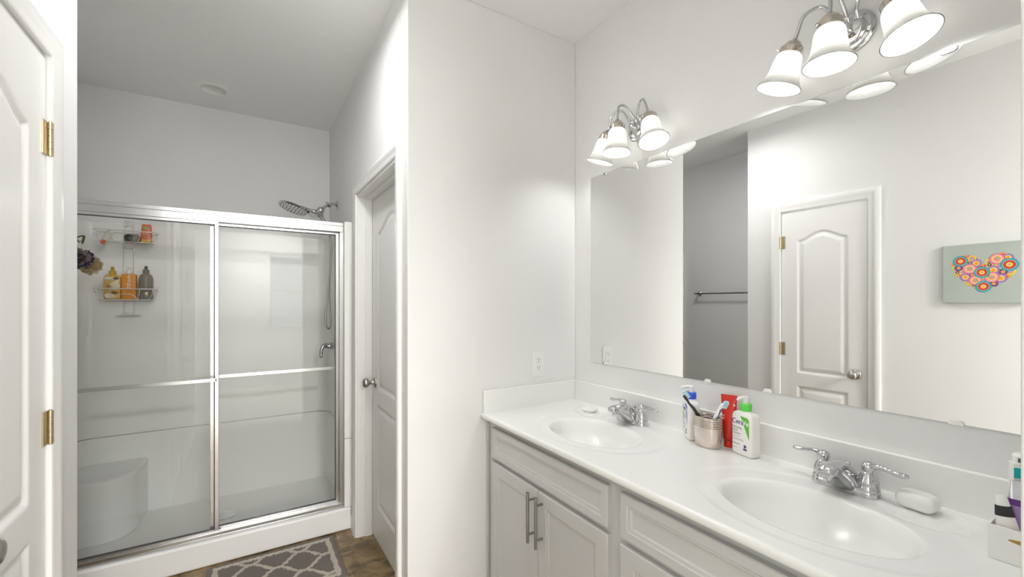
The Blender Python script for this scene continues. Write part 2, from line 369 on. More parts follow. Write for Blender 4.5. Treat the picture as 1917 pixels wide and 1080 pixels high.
obj('head_rail', MB().box(-0.26, 0.26, -0.015, 0.015, WZ1 - WZ0 - 0.04, WZ1 - WZ0 - 0.002), 'slat', bl)
mb = MB(); zz = 0.03
while zz < WZ1 - WZ0 - 0.05:
    mt = Matrix.Translation((0, 0, zz)) @ Matrix.Rotation(0.5, 4, 'X'); mb.box(-0.258, 0.258, -0.0125, 0.0125, -0.0006, 0.0006, mat=mt); zz += 0.03
obj('slats', mb, 'slat', bl, smooth=0)
t = thing('bedroom_fill_light', 'added round white dome fill light on the unseen bedroom ceiling', 'ceiling light', (0.34, -1.9, CZ))  # unseen fixture added to send fill through the doorway
obj('canopy', MB().lathe([(0.001, 0), (0.32, 0), (0.32, -0.02), (0.30, -0.028), (0.001, -0.028)], 40), 'satin', t)
obj('dome', MB().lathe([(0.30, -0.028), (0.29, -0.05), (0.22, -0.08), (0.11, -0.098), (0.001, -0.102)], 40), 'filldome', t)
ld = bpy.data.lights.new('bedroom_fill', 'AREA'); ld.shape = 'DISK'; ld.size = 0.60; ld.energy = BEDROOM_FILL; ld.color = (1, 0.985, 0.965)  # added fill, mainly for the shower and alcove
lo = bpy.data.objects.new('bedroom_fill', ld); COL.objects.link(lo); lo.location = (0, 0, -0.12); lo.parent = t
t = thing('ceiling_fill_light', 'added round white dome fill light on the bathroom ceiling, above the frame', 'ceiling light', (0.10, 1.80, CZ))  # fixture added out of view to brighten the alcove
obj('canopy', MB().lathe([(0.001, 0), (0.16, 0), (0.16, -0.012), (0.15, -0.018), (0.001, -0.018)], 40), 'satin', t)
obj('dome', MB().lathe([(0.15, -0.018), (0.145, -0.032), (0.115, -0.052), (0.06, -0.064), (0.001, -0.067)], 40), 'filldome', t)
ld = bpy.data.lights.new('passage_fill', 'AREA'); ld.shape = 'DISK'; ld.size = 0.30; ld.energy = PASSAGE_FILL; ld.color = (1, 0.99, 0.975)  # added fill that lifts the alcove walls and ceiling
lo = bpy.data.objects.new('passage_fill', ld); COL.objects.link(lo); lo.location = (0, 0, -0.075); lo.parent = t
# two added area fills at the bedroom side walls, which have no windows
for i_, (wx, sg) in enumerate(((-2.2, 1), (3.2, -1))):
    ld = bpy.data.lights.new('side_fill', 'AREA'); ld.shape = 'RECTANGLE'; ld.size = 1.5; ld.size_y = 1.4; ld.energy = SIDE_FILL; ld.color = (0.95, 0.98, 1.0)
    lo = bpy.data.objects.new('bedroom_side_fill', ld); COL.objects.link(lo); lo.location = (wx + sg * 0.03, -1.6, 1.5); lo.rotation_euler = (0, -sg * PI / 2, 0)

# ------------------------------------------------------------------ moulded two panel doors
def door_slab(name, W, Hh, parent, panels, n=0.006):
    """local: x across (0..W), z up, face towards -y at y=0, thickness 0.035"""
    nx = int(W / n); nz = int(Hh / n); mb = MB()
    def dist(x, z):
        best = -1
        for (x0, x1, z0, z1, sag) in panels:
            zt = z1
            if sag:
                u = min(1, abs(x - (x0 + x1) / 2) / ((x1 - x0) / 2)); zt = z1 - sag * (1 - math.cos(u * PI)) / 2
            best = max(best, min(x - x0, x1 - x, z - z0, (zt - z) * 0.95))
        return best
    def prof(d):
        if d <= 0: return 0
        if d < 0.010: return 0.009 * (d / 0.010)
        if d < 0.016: return 0.009
        if d < 0.040: return 0.009 - 0.008 * (d - 0.016) / 0.024
        return 0.001
    for j in range(nz + 1):
        for i in range(nx + 1):
            x = W * i / nx; z = Hh * j / nz; mb.v.append((x, prof(dist(x, z)), z))
    for j in range(nz):
        for i in range(nx):
            a = j * (nx + 1) + i; mb.f.append([a, a + 1, a + nx + 2, a + nx + 1]); mb.m.append(0)
    k = len(mb.v); loop = [i for i in range(nx + 1)] + [j * (nx + 1) + nx for j in range(1, nz + 1)] + [nz * (nx + 1) + i for i in range(nx - 1, -1, -1)] + [j * (nx + 1) for j in range(nz - 1, 0, -1)]
    mb.v += [(mb.v[q][0], 0.035, mb.v[q][2]) for q in loop]; L = len(loop)
    for q in range(L): mb.f.append([loop[q], loop[(q + 1) % L], k + (q + 1) % L, k + q]); mb.m.append(0)
    mb.f.append([k + q for q in range(L)]); mb.m.append(0)
    return obj(name, mb, 'door', parent, smooth=60)
def knob(parent, x, z, side=-1, mat='nickel'):
    k = obj('door_knob', MB().lathe([(0.001, 0), (0.0325, 0), (0.0325, 0.004), (0.028, 0.009), (0.013, 0.012), (0.011, 0.018), (0.0105, 0.03), (0.016, 0.036), (0.0255, 0.044),
            (0.0285, 0.053), (0.026, 0.063), (0.019, 0.069), (0.010, 0.0715), (0.001, 0.072)], 36, (x, 0, z), (0, -1, 0)), mat, parent, smooth=50)
    return k
def hinge(parent, x, z, mat='brass', xs=1):
    mb = MB().box(min(x, x + xs * 0.0), x + 0.001, -0.001, 0.02, z - 0.045, z + 0.045)
    h = obj('hinge', MB().box(x - 0.026, x + 0.004, -0.0035, 0.001, z - 0.045, z + 0.045), mat, parent, bevel=0.0008)
    kn = MB()
    for i in range(5):
        a = z - 0.045 + i * 0.018; kn.lathe([(0.001, a + 0.0006), (0.0062, a + 0.0006), (0.0062, a + 0.0174), (0.001, a + 0.0174)], 16, (x + 0.006, -0.008, 0))
    kn.lathe([(0.001, z - 0.048), (0.004, z - 0.047), (0.004, z + 0.047), (0.001, z + 0.049)], 12, (x + 0.006, -0.008, 0))
    obj('hinge_knuckle', kn, mat, h)
    return h
# closet door in the left wall: faces +x.  local x -> +y
d = thing('door_1', '', '', (XL - 0.002, LY0 + 0.004, 0.012), PI / 2)
del d['label']; del d['category']; d['kind'] = 'structure'
W = LY1 - LY0 - 0.008
door_slab('door_slab', W, LZ - 0.018, d, [(0.105, W - 0.105, 0.885, 1.885, 0.055), (0.105, W - 0.105, 0.20, 0.79, 0)])
knob(d, 0.062, 0.92)
for hz in (0.25, 1.05, 1.825): hinge(d, W + 0.002, hz)
mb = MB().box(-0.004, 0.002 - 0.004, -0.001, 0.03, 0.86, 0.93)
# toilet closet door: faces -x, recessed; local x -> -y
d = thing('door_2', '', '', (XD + 0.088, DY1 - 0.006, 0.012), -PI / 2)
del d['label']; del d['category']; d['kind'] = 'structure'
W2 = DY1 - DY0 - 0.024
door_slab('door_slab', W2, DZ - 0.034, d, [(0.115, W2 - 0.115, 0.885, 1.87, 0.08), (0.115, W2 - 0.115, 0.20, 0.79, 0)], n=0.007)
knob(d, 0.062, 0.915)

# ------------------------------------------------------------------ outlet, towel bar, picture, downlight
t = thing('outlet_plate', 'white double wall outlet above the backsplash beside the corner', 'outlet', (1.221, YB, 1.0965))
mb = MB().box(-0.037, 0.037, -0.006, 0, -0.0635, 0.0635)
obj('cover_plate', mb, 'plastic', t, bevel=0.003)
mb = MB().box(-0.0165, 0.0165, -0.0085, -0.0055, -0.034, 0.034)
for dz in (0.019, -0.019):
    for dx in (-0.0065, 0.0065): mb.box(dx - 0.0012, dx + 0.0012, -0.0088, -0.008, dz + 0.001, dz + 0.009, 1)
    mb.lathe([(0.0001, 0), (0.0026, 0), (0.0026, 0.0006), (0.0001, 0.0006)], 12, (0, -0.0082, dz - 0.006), (0, -1, 0), mi=1)
obj('receptacle', mb, ['plastic', 'slot'], t, smooth=30)

t = thing('towel_bar', 'chrome towel bar on the alcove wall, seen in the mirror', 'towel bar', (XA, 2.30, 1.485))
obj('bar', MB().tube([(0.065, -0.30, 0), (0.065, 0.30, 0)], 0.008, 14), 'chrome', t)
for s in (-1, 1):
    p = obj('wall_post', MB().lathe([(0.001, 0), (0.026, 0), (0.026, 0.004), (0.018, 0.01), (0.010, 0.02), (0.009, 0.05), (0.013, 0.056), (0.014, 0.068), (0.009, 0.08), (0.001, 0.082)], 24, (0, s * 0.30, 0), (1, 0, 0)), 'chrome', t)

t = thing('canvas_picture', 'square sage green canvas with a heart made of colourful flowers, seen in the mirror', 'picture', (XL, 0.6145, 1.5545))
obj('canvas', MB().box(0.0, 0.02, -0.155, 0.155, -0.159, 0.159), 'canvas', t, bevel=0.002)
FL = dict(A=[(0.699, 1.624, 0.032), (0.521, 1.593, 0.036), (0.618, 1.558, 0.033), (0.613, 1.483, 0.033)],
 B=[(0.664, 1.58, 0.03), (0.564, 1.626, 0.031), (0.583, 1.531, 0.031), (0.642, 1.517, 0.029)],
 C=[(0.639, 1.609, 0.022), (0.577, 1.568, 0.025), (0.527, 1.628, 0.024), (0.68, 1.535, 0.023), (0.551, 1.524, 0.025)],
 D=[(0.706, 1.587, 0.019), (0.653, 1.546, 0.018), (0.543, 1.557, 0.02), (0.575, 1.497, 0.019)],
 E=[(0.655, 1.636, 0.018), (0.592, 1.613, 0.017), (0.557, 1.589, 0.019), (0.687, 1.562, 0.018), (0.517, 1.558, 0.02), (0.669, 1.512, 0.017), (0.606, 1.514, 0.019)],
 F=[(0.664, 1.612, 0.015), (0.591, 1.596, 0.015), (0.711, 1.564, 0.015), (0.648, 1.493, 0.015)],
 G=[(0.68, 1.647, 0.01), (0.724, 1.607, 0.01), (0.62, 1.591, 0.012), (0.544, 1.647, 0.012), (0.53, 1.532, 0.013), (0.702, 1.548, 0.009)],
 H=[(0.64, 1.632, 0.006), (0.611, 1.593, 0.008), (0.506, 1.616, 0.008), (0.668, 1.648, 0.006)],
 I=[(0.725, 1.586, 0.01), (0.719, 1.551, 0.009), (0.626, 1.588, 0.009), (0.602, 1.603, 0.009), (0.541, 1.607, 0.009), (0.509, 1.58, 0.009), (0.519, 1.54, 0.009), (0.563, 1.546, 0.01), (0.608, 1.532, 0.009), (0.679, 1.553, 0.008), (0.667, 1.496, 0.011), (0.658, 1.535, 0.008), (0.583, 1.483, 0.011), (0.626, 1.533, 0.008), (0.597, 1.573, 0.01), (0.563, 1.608, 0.009), (0.677, 1.609, 0.009), (0.631, 1.584, 0.007)])
FM = ['f_red', 'f_blue', 'f_pink', 'f_cream', 'f_orange', 'f_yellow', 'f_purple', 'f_dark', 'f_lime', 'f_magenta', 'f_brown', 'f_grey']
ix = {n: i for i, n in enumerate(FM)}
LAY = dict(A=[('f_blue', 1, 18), ('f_cream', .72, 14), ('f_red', .68, 16), ('f_yellow', .34, 0), ('f_pink', .16, 0)],
           B=[('f_magenta', 1, 18), ('f_pink', .92, 18), ('f_cream', .62, 12), ('f_orange', .46, 0), ('f_grey', .28, 0)],
           C=[('f_purple', 1, 11), ('f_cream', .62, 11), ('f_yellow', .52, 0), ('f_orange', .34, 0)],
           D=[('f_purple', 1, 10), ('f_dark', .85, 10), ('f_yellow', .42, 8), ('f_orange', .32, 0)],
           E=[('f_yellow', 1, 9), ('f_orange', .62, 9), ('f_grey', .48, 0)], F=[('f_pink', 1, 9), ('f_lime', .66, 0), ('f_brown', .54, 0), ('f_cream', .2, 0)],
           G=[('f_orange', 1, 7), ('f_red', .35, 0)], H=[('f_magenta', 1, 6)], I=[('f_lime', 1, 5)])
mb = MB()
for rank, kind in enumerate('IHGEFDCBA'):
    for (y, z, r) in FL[kind]:
        for li, (mn, fr, pet) in enumerate(LAY[kind]):
            n = 48 if pet else 20; x = 0.0204 + 0.00006 * rank + 0.00003 * li + 0.0001
            ring = []
            for q in range(n):
                a = 2 * PI * q / n; rr = r * 0.97 * fr * ((0.86 + 0.14 * abs(math.cos(pet * a / 2))) if pet else 1)
                ring.append((x, y - 0.6145 + rr * math.cos(a), z - 1.5545 + rr * math.sin(a)))
            mb.add(ring, [tuple(range(n))], ix[mn])
obj('flower_heart', mb, FM, t, smooth=0, label='printed heart of red, blue, pink, yellow and purple flowers')

t = thing('recessed_light', 'round recessed downlight, switched off, in the ceiling over the shower', 'ceiling light', (-0.165, 3.29, CZ))
obj('trim_ring', MB().lathe([(0.066, 0.001), (0.066, -0.003), (0.072, -0.006), (0.088, -0.004), (0.094, -0.0002), (0.0705, -0.0002), (0.0705, 0.001), (0.066, 0.001)], 48, caps=False), 'trim', t)
obj('reflector_can', MB().lathe([(0.0702, 0.001), (0.060, 0.055), (0.001, 0.056), (0.001, 0.054), (0.0585, 0.053), (0.0690, 0.001), (0.0702, 0.001)], 40, caps=False), 'plastic', t)
obj('lens', MB().lathe([(0.001, 0.040), (0.040, 0.041), (0.052, 0.050), (0.001, 0.052)], 40), 'plastic', t)

# ------------------------------------------------------------------ mirror
t = thing('vanity_mirror', 'wide frameless mirror over the double vanity', 'mirror', (XR, 0.8475, 1.105))
YC = 0.8475; hw = 1.595 - YC
obj('mirror_glass', MB().box(-0.006, -0.0059, -hw + 0.0005, hw - 0.0005, 0.0005, 0.9075), 'mirror', t, smooth=0)
obj('glass_edge', MB().box(-0.0058, -0.001, -hw, hw, 0, 0.908), 'edge', t, smooth=0)
obj('backing', MB().box(-0.001, -0.0002, -hw + 0.002, hw - 0.002, 0.002, 0.906), 'gasket', t, smooth=0)
def clip(y, top, mat='plastic', s=1.0):
    z0 = 0.908 if top else 0.0; sg = -1 if top else 1
    poly = [(-0.016 * s, -0.003), (0.016 * s, -0.003), (0.016 * s, 0.005), (0.010 * s, 0.010), (-0.010 * s, 0.010), (-0.016 * s, 0.005)]
    R = Matrix(((0, 0, -1, 0), (1, 0, 0, 0), (0, sg, 0, 0), (0, 0, 0, 1)))
    mb = MB().prism(poly, 0.0, 0.010, mat=Matrix.Translation((0, y - YC, z0)) @ R)
    obj('mirror_clip', mb, mat, t, bevel=0.0015)
for y, tp, mm, s in ((0.325, 1, 'plastic', 1), (1.498, 1, 'chrome', .5), (1.505, 0, 'chrome', .5), (0.965, 0, 'plastic', .7), (0.75, 0, 'plastic', .9), (0.312, 0, 'plastic', .9)): clip(y, tp, mm, s)

# ------------------------------------------------------------------ vanity light fixtures
def sconce(yc, zc, label):
    t = thing('vanity_light', label, 'wall light', (XR, yc, zc), 0, 'three-shade vanity lights above the mirror')
    pl = obj('back_plate', MB().lathe([(0.001, 0), (0.058, 0), (0.058, 0.006), (0.052, 0.009), (0.050, 0.014), (0.044, 0.016), (0.041, 0.022), (0.030, 0.028), (0.001, 0.031)], 56, (-0.0005, 0, 0), (-1, 0, 0)), 'chrome', t, smooth=45)
    obj('finial', MB().lathe([(0.010, 0.028), (0.013, 0.032), (0.009, 0.037), (0.0125, 0.042), (0.014, 0.050), (0.010, 0.058), (0.001, 0.060)], 24, (0, 0, 0), (-1, 0, 0)), 'chrome', pl)
    for k in (1, 0, -1):
        dx = -0.140 if k == 0 else -0.090
        tilt = k * math.radians(17); ax = Vector((-0.09 if k else -0.05, math.sin(tilt), -math.cos(tilt))).normalized()
        rim = Vector((dx, k * 0.152, -0.130 + (0.012 if k else 0))); top = rim - ax * 0.100          # fitter end of the shade
        capt = top - ax * 0.034
        st = Vector((-0.026, k * 0.022, 0.026)); pk = Vector((dx * 0.62, k * 0.052 + (0.0), 0.078 + (0.006 if k else 0)))
        p2 = capt - ax * 0.022
        obj('arm', MB().tube([st, st + Vector((-0.018, k * 0.006, 0.022)), pk, (pk + p2) / 2 + Vector((dx * 0.10, k * 0.008, 0.016)), p2, capt + ax * 0.004], 0.0052, 14, smooth=8), 'chrome', t, smooth=60)
        obj('socket', MB().lathe([(0.012, 0.0), (0.012, 0.012), (0.001, 0.014)], 20, (-0.020, k * 0.022, 0.022), (-0.35, 0, 1)), 'chrome', pl)
        cap = obj('shade_holder', MB().lathe([(0.007, -0.006), (0.012, -0.002), (0.020, 0.005), (0.025, 0.013), (0.0265, 0.017), (0.031, 0.019), (0.0315, 0.036), (0.029, 0.038), (0.001, 0.036)], 36, tuple(capt), tuple(ax)), 'satin', t, smooth=40)
        R = rot_to(ax)
        for a in (0.5, 2.6, 4.7):
            dv = R @ Vector((math.cos(a), math.sin(a), 0)); p = capt + ax * 0.028 + dv * 0.031
            sm = MB().lathe([(0.0015, 0), (0.0015, 0.004), (0.0036, 0.004), (0.0036, 0.008), (0.001, 0.0085)], 10, tuple(p), tuple(dv))
            obj('thumb_screw', sm, 'chrome', cap)
        outer = [(0.0275, 0.0), (0.0330, 0.006), (0.0362, 0.015), (0.0380, 0.028), (0.0395, 0.044), (0.0420, 0.060), (0.0470, 0.076), (0.0540, 0.090), (0.0605, 0.0995)]
        inner = [(r - 0.003, z) for r, z in reversed(outer)]
        prof = outer + [(0.0605, 0.1010), (0.0585, 0.1010)] + inner
        sh = obj('glass_shade', MB().lathe(prof[:-1] + [prof[-1]], 48, tuple(top), tuple(ax)), 'shade', t, smooth=50)
        # open neck: drop the two end caps of the lathe
        me = sh.data
        import bmesh
        bm = bmesh.new(); bm.from_mesh(me); bm.faces.ensure_lookup_table()
        bmesh.ops.delete(bm, geom=[f for f in bm.faces if len(f.verts) > 8], context='FACES_ONLY'); bm.to_mesh(me); bm.free()
        bp = [(0.012, -0.01), (0.013, 0.006), (0.018, 0.018), (0.0255, 0.032), (0.0285, 0.045), (0.027, 0.057), (0.020, 0.067), (0.010, 0.0725), (0.0005, 0.0735)]
        obj('light_bulb', MB().lathe(bp, 32, tuple(top), tuple(ax)), 'bulb', t, smooth=60)
    return t
sconce(1.293, 2.153, 'chrome vanity light with three frosted bell shades nearest the wall corner')
sconce(0.524, 2.160, 'chrome vanity light with three frosted bell shades at the top edge, over the nearer sink')

# ------------------------------------------------------------------ vanity top with moulded bowls
CT = 0.90
SINKS = ((1.150, 1.25), (1.150, 0.50))
DISH = ((1.340, 1.468), (1.345, 0.342))
def sstep(a, b, x):  # smooth step
    t_ = max(0, min(1, (x - a) / (b - a))); return t_ * t_ * (3 - 2 * t_)
def top_h(x, y):
    h = 0.0
    e = x - 0.905
    if e < 0.008: h -= 0.008 - math.sqrt(max(0, 0.008 ** 2 - (0.008 - max(e, 0)) ** 2))
    for cx, cy in SINKS:
        r2 = math.hypot((x - cx - 0.012) / 0.212, (y - cy) / 0.295)
        dd = (1 - r2) * 0.21
        h -= 0.0022 * sstep(0, 0.020, dd)
        r = math.hypot((x - cx) / 0.142, (y - cy) / 0.208)
        if r < 1.05: h -= 0.126 * (1 - (r / 1.05) ** 2.4) * sstep(0, 0.22, 1.05 - r)
    for cx, cy in DISH:
        r = math.hypot((x - cx) / 0.062, (y - cy) / 0.088)
        if r < 1.15:
            h -= 0.006 * sstep(1.15, 0.7, r)
            if r < 0.85: h += 0.0018 * (0.5 + 0.5 * math.cos((y - cy) * 2 * PI / 0.022)) * sstep(0.85, 0.6, r)
    return h
xs = [0.905 + q for q in (0, 0.001, 0.0025, 0.005, 0.008)] + [0.913 + (1.442 - 0.913) * i / 125 for i in range(1, 126)]
ys = [YF + 0.002 + (YB - 0.002 - YF - 0.002) * i / 380 for i in range(381)]
mb = MB(); nx = len(xs)
for y in ys:
    for x in xs: mb.v.append((x, y, CT + top_h(x, y)))
for j in range(len(ys) - 1):
    for i in range(nx - 1):
        a = j * nx + i; mb.f.append([a, a + 1, a + nx + 1, a + nx]); mb.m.append(0)
# nose, ends and back of the slab
ny = len(ys)
loop = [i for i in range(nx)] + [j * nx + nx - 1 for j in range(1, ny)] + [(ny - 1) * nx + i for i in range(nx - 2, -1, -1)] + [j * nx for j in range(ny - 2, 0, -1)]
k = len(mb.v)
for zz, ins in ((CT - 0.018, 0.0), (CT - 0.024, 0.006)):
    for q in loop:
        x, y, z = mb.v[q]; mb.v.append((x + (ins if x < 0.9055 else 0), y, zz))
L = len(loop)
for q in range(L):
    q2 = (q + 1) % L
    mb.f.append([loop[q], loop[q2], k + q2, k + q]); mb.m.append(0)
    mb.f.append([k + q, k + q2, k + L + q2, k + L + q]); mb.m.append(0)
top = thing('worktop', 'long white cultured marble vanity top with two moulded oval basins', 'countertop', (0, 0, 0))
obj('basin_slab', mb, 'counter', top, smooth=50)
obj('backsplash', MB().box(1.442, XR - 0.001, YF + 0.002, YB - 0.001, CT - 0.02, 1.001), 'counter', top, bevel=0.004)
obj('side_splash', MB().box(0.914, 1.4415, YB - 0.019, YB - 0.001, CT - 0.004, 1.001), 'counter', top, bevel=0.004)
mb = MB()
for cx, cy in SINKS:
    obj('drain', MB().lathe([(0.001, 0.0), (0.022, 0.0), (0.024, 0.002), (0.018, 0.004), (0.016, 0.002), (0.0155, 0.006), (0.001, 0.008)], 28, (cx, cy, CT - 0.1285)), 'chrome', top)

# ------------------------------------------------------------------ faucets
def faucet(cy, label):
    t = thing('faucet', label, 'faucet', (1.372, cy, CT - 0.0018), 0, 'chrome faucets on the vanity top')
    def oblong(hx, hy, z, n=10):
        pts = []
        for sgn, c in ((1, hy - hx), (-1, -(hy - hx))):
            for q in range(n + 1):
                a = (0 if sgn > 0 else PI) + PI * q / n; pts.append((hx * math.cos(a), c + hx * math.sin(a), z))
        return pts
    base = obj('base', MB().rings([oblong(0.0265, 0.0775, 0), oblong(0.0265, 0.0775, 0.010), oblong(0.024, 0.075, 0.0165), oblong(0.019, 0.070, 0.019)]), 'chrome', t, smooth=45)
    # spout: loft of rounded sections from a wide foot to the nose
    rings = []
    secs = [(0.022, 0.000, 0.040, 0.040, 0.030), (0.006, 0.000, 0.060, 0.039, 0.028), (-0.014, 0.000, 0.076, 0.037, 0.024), (-0.034, 0.002, 0.084, 0.033, 0.021),
            (-0.060, 0.026, 0.086, 0.025, 0.020), (-0.088, 0.050, 0.086, 0.022, 0.019), (-0.116, 0.056, 0.084, 0.021, 0.018), (-0.126, 0.058, 0.078, 0.018, 0.014)]
    for x, z0, z1, wb, wt in secs:
        n = 7; r = []
        pts = [(-wb, z0), (-wb * 0.99, z0 + (z1 - z0) * 0.35), (-wt, z0 + (z1 - z0) * 0.75), (-wt * 0.75, z1 - 0.003), (0, z1), (wt * 0.75, z1 - 0.003), (wt, z0 + (z1 - z0) * 0.75), (wb * 0.99, z0 + (z1 - z0) * 0.35), (wb, z0)]
        rings.append([(x, a, b) for a, b in pts])
    obj('spout', MB().rings(rings), 'chrome', t, smooth=60, subsurf=2)
    obj('aerator', MB().lathe([(0.001, -0.008), (0.009, -0.008), (0.0105, -0.004), (0.0105, 0.004), (0.001, 0.004)], 20, (-0.102, 0, 0.054)), 'chrome', t)
    obj('lift_rod', MB().lathe([(0.0025, 0), (0.0025, 0.028), (0.006, 0.030), (0.0065, 0.034), (0.004, 0.038), (0.001, 0.039)], 14, (0.0185, 0, 0.030)), 'chrome', t)
    for s in (-1, 1):
        c = (0.0, s * 0.0508, 0)
        hb = obj('handle', MB().lathe([(0.0245, 0.016), (0.0245, 0.021), (0.0228, 0.023), (0.0232, 0.030), (0.0222, 0.040), (0.0195, 0.050), (0.0155, 0.058), (0.0125, 0.062), (0.0145, 0.067), (0.0160, 0.074), (0.0145, 0.081), (0.009, 0.086), (0.001, 0.0875)], 36, c), 'chrome', t, smooth=50)
        dr = Vector((0.10 * (1 if s > 0 else -0.0), s, 0)).normalized()
        o = Vector(c)
        P_ = [o + dr * 0.006 + Vector((0, 0, 0.077)), o + dr * 0.022 + Vector((0, 0, 0.0795)), o + dr * 0.040 + Vector((0, 0, 0.077)), o + dr * 0.058 + Vector((0, 0, 0.0735)), o + dr * 0.072 + Vector((0, 0, 0.073)), o + dr * 0.080 + Vector((0, 0, 0.074))]
        obj('lever', MB().tube(P_, [0.0105, 0.0078, 0.0070, 0.0078, 0.0088, 0.005], 14, smooth=6, flat=0.8), 'chrome', hb, smooth=60)
    return t
faucet(1.255, 'chrome two-lever faucet at the far sink, by the wall corner')
faucet(0.507, 'chrome two-lever faucet at the nearer sink')

# ------------------------------------------------------------------ soap bars
def soap(name, label, loc, rz, a, b, c, concave=0.0):
    mb = MB(); rings = []
    for z, s in ((0, 0.72), (0.12, 0.86), (0.35, 0.98), (0.6, 1.0), (0.82, 0.95), (0.95, 0.84), (1.0, 0.70), (1.0, 0.4), (1.0, 0.1)):
        r = []
        for q in range(40):
            an = 2 * PI * q / 40; e = 0.46
            cx_ = math.copysign(abs(math.cos(an)) ** e, math.cos(an)); sy_ = math.copysign(abs(math.sin(an)) ** e, math.sin(an))
            rr = s; x = a * cx_ * rr; y = b * sy_ * rr
            r.append((x, y, z * c + concave * ((x / a) ** 2) - (0.0 if concave else 0.10 * c * ((x / a) ** 2) * z)))
        rings.append(r)
    mb.rings(rings)
    return tag(obj(name, mb, 'soap', None, loc=loc, rz=rz, smooth=60), label, 'soap')
soap('soap_bar', 'white bar of soap on the moulded dish beside the nearer faucet', (1.386, 0.364, CT - 0.0015), PI / 2 - 0.10, 0.039, 0.026, 0.039)
soap('soap_bar', 'thin worn white bar of soap with upturned ends at the far sink', (1.352, 1.490, CT - 0.0045), PI / 2 + 0.25, 0.036, 0.021, 0.014, 0.006)

# ------------------------------------------------------------------ vanity cabinet
def panel_rings(mb, y0, y1, z0, z1, xf, th, prof):
    """front facing -x at xf; prof = list of (inset, depth)"""
    rings = [[(xf + th, y0, z0), (xf + th, y1, z0), (xf + th, y1, z1), (xf + th, y0, z1)]]
    for ins, dp in prof:
        rings.append([(xf + dp, y0 + ins, z0 + ins), (xf + dp, y1 - ins, z0 + ins), (xf + dp, y1 - ins, z1 - ins), (xf + dp, y0 + ins, z1 - ins)])
    mb.rings(rings); return mb
cab = thing('vanity_cabinet', 'light grey painted double vanity cabinet with shaker doors and false drawer fronts', 'cabinet', (0, 0, 0))
X0 = 0.945
mb = MB()
B0, B1 = YF + 0.004, YB - 0.002
mb.box(X0 + 0.002, XR - 0.004, B1 - 0.016, B1, 0.0, 0.874).box(X0 + 0.002, XR - 0.004, B0, B0 + 0.016, 0.0, 0.874).box(X0 + 0.02, XR - 0.004, B0 + 0.016, B1 - 0.016, 0.10, 0.116).box(XR - 0.012, XR - 0.004, B0 + 0.016, B1 - 0.016, 0.116, 0.74)
obj('carcass', mb, 'cab', cab, smooth=0)
mb = MB(); mid = 0.9315
mb.box(X0, X0 + 0.019, B0, B1, 0.845, 0.8755).box(X0, X0 + 0.019, B0, B1, 0.10, 0.135).box(X0, X0 + 0.019, B0, B1, 0.685, 0.72)
for y0, y1 in ((B0, B0 + 0.115), (mid - 0.045, mid + 0.025), (B1 - 0.07, B1)): mb.box(X0 - 0.0004, X0 + 0.0185, y0, y1, 0.10, 0.8754)
obj('face_frame', mb, 'cab', cab, smooth=0)
obj('toe_kick', MB().box(X0 + 0.06, X0 + 0.075, B0 + 0.016, B1 - 0.016, 0, 0.10), 'cab', cab, smooth=0)
obj('scribe_moulding', MB().box(X0 - 0.012, X0 - 0.0006, B1 - 0.012, B1, 0.0, 0.874), 'cab', cab, bevel=0.002)
XF = X0 - 0.0195
shaker = [(0.0, 0.003), (0.003, 0.0), (0.050, 0.0), (0.053, 0.003), (0.057, 0.004), (0.060, 0.0095), (0.063, 0.0095)]
drw = [(0.0, 0.003), (0.003, 0.0), (0.026, 0.0), (0.029, 0.0035), (0.037, 0.0045), (0.041, 0.0095), (0.044, 0.0095)]
for y0, y1 in ((0.945, 1.658), (0.181, 0.894)):
    obj('false_drawer_front', panel_rings(MB(), y0, y1, 0.716, 0.846, XF, 0.019, drw), 'cab', cab, smooth=20)
    ym = (y0 + y1) / 2 + 0.004
    for a, b, s in ((ym + 0.0015, y1, 1), (y0, ym - 0.0015, -1)):
        dd = obj('door', panel_rings(MB(), a, b, 0.118, 0.698, XF, 0.019, shaker), 'cab', cab, smooth=20)
        hy = (a + 0.046) if s > 0 else (b - 0.008 - 0.012)
        hy = ym + (0.022 if s > 0 else -0.030)
        mb = MB().tube([(XF - 0.030, hy, 0.503), (XF - 0.030, hy, 0.690)], 0.006, 16)
        for zz in (0.533, 0.660): mb.tube([(XF + 0.001, hy, zz), (XF - 0.030, hy, zz)], 0.0045, 12)
        obj('bar_handle', mb, 'pull', dd, smooth=50)

# ------------------------------------------------------------------ things on the vanity top
def rrect(hx, hy, r, z, n=6):
    pts = []
    for cx, cy, a0 in ((hx - r, hy - r, 0), (-hx + r, hy - r, PI / 2), (-hx + r, -hy + r, PI), (hx - r, -hy + r, 1.5 * PI)):
        for q in range(n + 1):
            a = a0 + PI / 2 * q / n; pts.append((cx + r * math.cos(a), cy + r * math.sin(a), z))
    return pts
def pump(t, z, capm, capn, nozm, s=1.0, y0=0):
    mbc = MB().lathe([(0.0165 * s, z - 0.003), (0.0175 * s, z), (0.0175 * s, z + 0.019 * s), (0.0155 * s, z + 0.021 * s), (0.001, z + 0.021 * s)], 30)
    obj(capn, mbc, capm, t, smooth=40)
    mbn = MB().lathe([(0.0085 * s, z + 0.021 * s), (0.0085 * s, z + 0.033 * s), (0.0095 * s, z + 0.036 * s), (0.0095 * s, z + 0.041 * s), (0.006 * s, z + 0.0435 * s), (0.001, z + 0.044 * s)], 22)
    mbn.tube([(0, 0.004 * s, z + 0.0395 * s), (0, -0.012 * s, z + 0.0405 * s), (0, -0.028 * s, z + 0.0385 * s), (0, -0.036 * s, z + 0.033 * s)], [0.0062 * s, 0.0062 * s, 0.005 * s, 0.0038 * s], 12, smooth=4)
    obj('pump_head', mbn, nozm, t, smooth=50)
